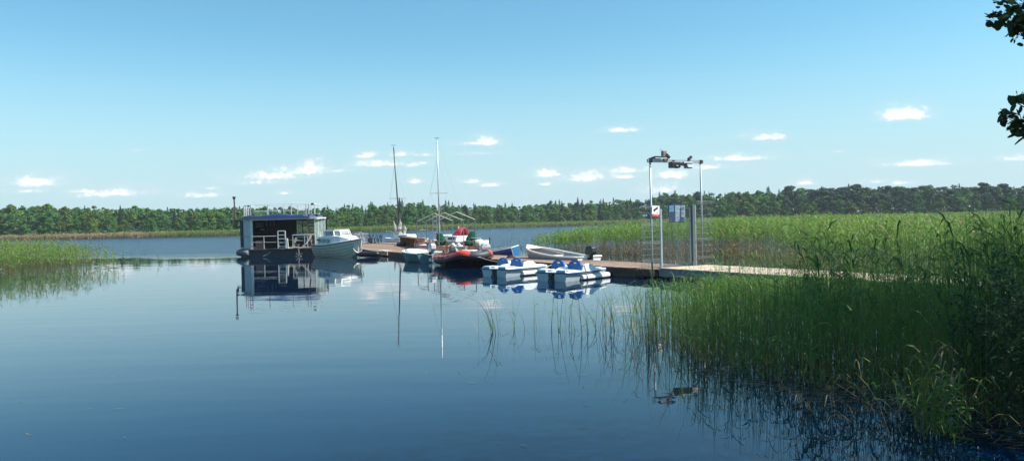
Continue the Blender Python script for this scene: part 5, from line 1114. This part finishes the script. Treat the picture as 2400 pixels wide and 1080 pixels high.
# ------------------------------------------------------------------ trees and shrubs on the near bank, right of the camera
def leafy(name, label, base, cloud, seed, leaf, H, limbs, lcol, flat=False):
    """trunk, limbs to each clump, and leaf faces (six-sided, folded) through each clump"""
    r = np.random.RandomState(seed); t = thing(name, label, 'tree' if 'tree' in name else 'shrub', base); B = Vector(base)
    mb = MB(base); C = []; Nn = []; S = []; K = []
    top = Vector(base) + Vector((0, 0, H))
    mb.tube([B + Vector((0, 0, -.3)), B + Vector((.08, 0, H * .3)), B + Vector((-.05, .1, H * .6)), top], [H * .028, H * .02, H * .014, .02], 9)
    for (c, rad, n_) in cloud:
        n_ = int(n_ * 1.35) if rad < .2 else n_
        c = Vector(c); h0 = min(max(.15 * H, (c.z - B.z) * .55), H * .85); st = B + Vector((0, 0, h0)); mid = st.lerp(c, .55) + Vector((0, 0, .25 * rad)); mb.tube([st, mid, c], [min(.05, rad * .05), min(.03, rad * .045), min(.010, rad * .03)], 6)
        for q in range(limbs):
            d = Vector(r.normal(0, 1, 3)).normalized() * rad * .9; mb.tube([mid.lerp(c, r.uniform(0, 1)), c + d * .5, c + d], [min(.012, rad * .025), min(.007, rad * .018), .003], 4)
        d = r.normal(0, 1, (n_, 3)); d /= np.linalg.norm(d, axis=1)[:, None]; p = np.array(c) + d * rad * r.uniform(.15, 1.05, (n_, 1)) ** .6
        C.append(p); Nn.append(d * .4 + [0, 0, .5]); S.append(r.uniform(.65, 1.15, n_) * leaf * (.72 if rad < .2 else 1)); K.append(np.tile(lcol, (n_, 1)) * r.uniform(.7, 1.3, (n_, 1)))
    mb.build('trunk', barkm, t)
    C = np.concatenate(C) - np.array(base); Nn = np.concatenate(Nn); S = np.concatenate(S); K = np.concatenate(K); N = len(C)
    nn = Nn + r.normal(0, .6, (N, 3)); nn /= np.linalg.norm(nn, axis=1)[:, None]; tt = np.cross(nn, r.normal(0, 1, (N, 3))); tt /= np.linalg.norm(tt, axis=1)[:, None]; bt = np.cross(nn, tt)
    shp = np.array([(-1, 0, 0), (-.55, .55, .10), (.15, .72, .15), (.85, .40, .08), (1.0, 0, 0), (.85, -.40, .08), (.15, -.72, .15), (-.55, -.55, .10)])
    v = C[:, None, :] + (tt[:, None, :] * shp[None, :, :1] + bt[:, None, :] * shp[None, :, 1:2] * r.uniform(.6, 1, (N, 1, 1)) + nn[:, None, :] * shp[None, :, 2:3]) * S[:, None, None] * .5
    raw_mesh('foliage', v.reshape(-1, 3).astype(np.float32), np.arange(N * 8).reshape(N, 8).astype(np.int32), np.repeat(K, 8, 0).astype(np.float32), leafm, t); return t
AL = [.035, .075, .022]
def pt(px, py, D): return tuple(P(px, py, D))
def bz(x, y): return float(gz(x, y))
cl1 = [((3.95, 4.1, 4.45), .72, 1000), ((4.3, 3.9, 3.7), .6, 700), ((6.9, 7.3, 3.3), 1.0, 1500), ((6.3, 6.4, 3.9), .95, 1100), ((7.4, 8.5, 5.4), 1.2, 1700), ((6.6, 5.8, 2.6), .9, 900), ((5.9, 5.2, 5.2), 1.5, 1500), ((4.8, 4.3, 4.3), 1.1, 900), ((6.8, 6.0, 6.3), 1.6, 1500), ((5.0, 6.2, 6.3), 1.5, 1200), ((7.6, 4.6, 4.6), 1.4, 1100), ((6.0, 7.3, 4.9), 1.2, 1000), ((5.4, 5.0, 7.4), 1.4, 1000), ((7.0, 7.4, 7.2), 1.5, 1000),  # leading crown clumps are added out of view to shade twigs and reeds
       (pt(2475, 15, 4.3), .25, 90), (pt(2405, 30, 4.2), .12, 32), (pt(2430, 70, 4.2), .11, 22), (pt(2368, 10, 4.3), .09, 17), (pt(2343, 47, 4.2), .07, 12), (pt(2372, 55, 4.2), .08, 15), (pt(2392, 62, 4.2), .08, 15),
       (pt(2398, 292, 4.3), .08, 15), (pt(2366, 280, 4.3), .06, 11), (pt(2388, 236, 4.3), .06, 8), (pt(2384, 300, 4.3), .05, 7), (pt(2450, 280, 4.3), .2, 40), (pt(2352, 268, 4.3), .03, 4)]
leafy('alder_tree', 'dark round leaved tree whose twigs hang into the top right corner', (6.1, 5.4, bz(6.1, 5.4)), cl1, 3, .085, 7.6, 5, AL)
cl2 = [((x, y, z), q, int(n_ * 1.0)) for x, y, z, q, n_ in ((8.5, 10.4, 6.8, 1.4, 1800), (9.5, 12.0, 6.7, 1.4, 1700), (7.8, 9.0, 7.0, 1.2, 1400), (8.3, 9.3, 4.6, 1.15, 1500), (8.6, 10.6, 5.4, 1.35, 1900), (9.4, 12.0, 5.2, 1.4, 1900), (9.6, 9.6, 6.3, 1.5, 2000), (10.8, 13.4, 5.6, 1.5, 1900), (10.6, 10.8, 7.4, 1.6, 2000),
        (8.4, 8.2, 6.0, 1.3, 1700), (9.3, 8.0, 4.4, 1.2, 1400), (11.4, 11.6, 4.6, 1.4, 1500), (8.0, 7.4, 3.6, .9, 900), (11.8, 9.4, 5.6, 1.5, 1500), (8.9, 10.4, 3.4, 1.0, 1100), (10.2, 12.6, 3.8, 1.2, 1300))]  # unseen crown, its clumps added and placed to shade the near reeds
leafy('alder_tree', 'leafy tree on the near bank, just outside the right edge, shading the reeds', (10.6, 9.9, bz(10.6, 9.9)), cl2, 8, .125, 8.6, 4, AL)
cl3 = [((16.2 + dx, 14.2 + dy, z), rr2, nn_) for dx, dy, z, rr2, nn_ in ((0, 0, 6.0, 1.9, 1300), (-1.6, -.6, 4.8, 1.5, 900), (1.5, .8, 5.2, 1.6, 900), (-.4, 1.5, 4.2, 1.4, 800), (.2, -.9, 7.6, 1.6, 900), (-1.0, -1.6, 6.6, 1.5, 800))]
leafy('alder_tree', 'farther bank tree right of the boardwalk end, outside the right edge', (16.2, 14.2, bz(16.2, 14.2)), cl3, 9, .11, 8.0, 4, AL)
# dark feathery bush in the right corner
RB = Ribbons()
def feather(base, H, n_, spread, colr, leafL=.10, wst=.008):
    r = npr
    for k in range(n_):
        a = r.uniform(0, 6.28); lean_ = r.uniform(.05, spread); h_ = H * r.uniform(.6, 1.05); q = np.linspace(0, 1, 7)
        ax = np.stack([np.cos(a) * lean_ * q ** 1.5 * h_, np.sin(a) * lean_ * q ** 1.5 * h_, q * h_ * (1 - .25 * lean_ * q)], 1) + np.array(base) + np.array([r.normal(0, .16), r.normal(0, .16), 0])
        RB.add(ax[None], np.linspace(wst, .002, 7)[None], np.array([[1., 0, 0]]), np.tile(np.array(colr) * .8, (1, 7, 1)))
        m = 60; tt = r.uniform(.12, 1, m); p0 = np.stack([np.interp(tt, q, ax[:, i_]) for i_ in range(3)], 1); an = r.uniform(0, 6.28, m); L_ = leafL * r.uniform(.5, 1.4, m) * (1.25 - .7 * tt)
        d = np.stack([np.cos(an), np.sin(an), r.uniform(-.2, .9, m)], 1); pp = p0[:, None, :] + d[:, None, :] * (np.linspace(0, 1, 3)[None, :] * L_[:, None])[:, :, None]; pp[:, 2, 2] -= L_ * .25
        RB.add(pp, np.array([[.6, 1, .1]]) * r.uniform(.012, .024, (m, 1)), np.stack([-d[:, 1], d[:, 0], r.uniform(-.4, .4, m)], 1), np.repeat((np.array(colr) * r.uniform(.7, 1.35, (m, 1)))[:, None], 3, 1))
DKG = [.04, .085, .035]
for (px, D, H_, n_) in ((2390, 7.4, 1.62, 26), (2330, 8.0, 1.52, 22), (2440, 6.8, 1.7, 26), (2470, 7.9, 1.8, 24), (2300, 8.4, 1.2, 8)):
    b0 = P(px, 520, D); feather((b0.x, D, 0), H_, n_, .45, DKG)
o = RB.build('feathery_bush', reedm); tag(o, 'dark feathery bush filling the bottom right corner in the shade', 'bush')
RB = Ribbons(); xy = np.stack([npr.normal(3.86, .10, 46), npr.normal(7.1, .10, 46)], 1)
reeds(RB, xy, npr.uniform(.45, .95, 46), leaves=3, dry=.05, wst=.012, wl_=.02, ll=.45, lean=.7, segs=5, green=GREEN * .8, lowleaf=.0, leafdry=.08)
tag(RB.build('grass_tuft', reedm), 'arching grass tuft standing in front of the dark bush, nearest the camera', 'grass tuft')
RB = Ribbons(); xy = np.stack([npr.uniform(3.0, 5.4, 50), npr.uniform(6.9, 8.6, 50)], 1)
reeds(RB, xy, npr.uniform(.4, 1.2, 50), leaves=1, dry=1.2, wst=.009, wl_=.01, lean=1.3, segs=4, leafdry=1.0, lowleaf=.3)
tag(RB.build('dead_stalks', reedm), 'pale dead stalks leaning over the dark water at bottom right', 'dead stalks', kind='stuff')
# tall reeds with broad dark leaves against the sky
RB = Ribbons()
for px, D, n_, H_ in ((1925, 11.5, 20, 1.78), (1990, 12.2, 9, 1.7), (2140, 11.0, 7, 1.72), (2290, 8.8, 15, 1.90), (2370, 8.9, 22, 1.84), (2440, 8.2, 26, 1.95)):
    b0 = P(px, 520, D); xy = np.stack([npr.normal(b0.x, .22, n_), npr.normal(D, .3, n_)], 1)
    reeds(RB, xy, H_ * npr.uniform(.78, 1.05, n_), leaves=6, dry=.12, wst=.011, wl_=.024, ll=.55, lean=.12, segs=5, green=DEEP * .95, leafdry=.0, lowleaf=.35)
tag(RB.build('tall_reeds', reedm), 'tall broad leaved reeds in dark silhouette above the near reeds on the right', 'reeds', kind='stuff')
# white water lilies by the left patch
for k, (px, py, lab) in enumerate(((175, 616, 'white water lily deep inside the left reed patch'), (219, 617, 'white water lily near the right end of the left reed patch'), (225, 628, 'white water lily just outside the left reed patch'), (254, 628, 'largest white water lily, by the tip of the left reed patch'), (269, 627, 'small white water lily farthest right by the left reed patch'), (2, 635, 'white water lily at the very left edge of the picture'))):
    g0 = G(px, py); t = thing('water_lily', lab, 'water lily', (g0.x, g0.y, 0), 0, 'white water lilies'); mb = MB(); sc_ = 1.5 if k == 3 else 1.0
    for j in range(12): a = j / 12 * 6.28; r1 = .10 if j % 2 else .14; mb.add([(0, 0, .03), (math.cos(a - .25) * r1 * .6, math.sin(a - .25) * r1 * .6, .09), (math.cos(a) * r1, math.sin(a) * r1, .12), (math.cos(a + .25) * r1 * .6, math.sin(a + .25) * r1 * .6, .09)], [(0, 1, 2, 3)])
    mb.build('petals', M('petal_white', (.8, .8, .74), rough=.5, var=.04), t); t.scale = (sc_, sc_, sc_)
    MB().add([(math.cos(a) * .2 + .15, math.sin(a) * .2, .008) for a in np.linspace(.3, 6.0, 14)], [tuple(range(14))]).build('pad', M('lily_pad', (.06, .12, .03), rough=.3), t)
# two bits of reed far out in the water on the left
RB = Ribbons()
for px, py, n_ in ((320, 606, 5), (387, 616, 4), (60, 640, 4), (1225, 590, 8), (1172, 588, 5), (1150, 577, 4), (1190, 585, 6), (1238, 597, 10)):
    g0 = G(px, py); xy = np.stack([npr.normal(g0.x, .35, n_), npr.normal(g0.y, .5, n_)], 1); reeds(RB, xy, npr.uniform(.45, 1.25, n_), leaves=3, dry=.15, wst=.02, wl_=.03, ll=.35, lean=.3, green=DEEP)
tag(RB.build('stray_reeds', reedm), 'stray single reeds scattered in open water off the reed beds', 'stray reeds', kind='stuff')

for nm_, a, b_, sag, lab in (('mooring_rope', p1.matrix_basis @ Vector((1.3, 0, .42)), DW(-3.2, .1, .33), .12, 'short rope from the nearest pedal boat to the jetty'), ('mooring_rope', p2.matrix_basis @ Vector((1.3, 0, .42)), DW(-6.4, .1, .33), .12, 'short rope from the rear pedal boat to the jetty'),
        ('mooring_rope', ri.matrix_basis @ Vector((2.4, .05, .42)), DW(-9.0, .1, .33), .15, 'rope from the bow ring of the inflatable to the jetty')):
    a, b_ = Vector(a), Vector(b_); t = thing(nm_, lab, 'rope', a); MB(a).tube([a.lerp(b_, u) - Vector((0, 0, sag * 4 * u * (1 - u))) for u in np.linspace(0, 1, 7)], .014, 5).build('cord', ropem, t)
# ------------------------------------------------------------------ haze over the lake
hm = bpy.data.materials.new('haze_air'); hm.use_nodes = True; hn = hm.node_tree.nodes; hn.remove(hn['Principled BSDF'])
pv = hn.new('ShaderNodeVolumePrincipled'); pv.inputs['Color'].default_value = (.80, .90, 1, 1); pv.inputs['Density'].default_value = 0.00025; pv.inputs['Anisotropy'].default_value = 0.2
hm.node_tree.links.new(pv.outputs[0], hn['Material Output'].inputs['Volume'])
zt_ = 22.0; tag(MB().box((0, 0, (zt_ - 3) / 2), (1840, 1840, zt_ + 3)).build('haze', hm), kind='stuff')
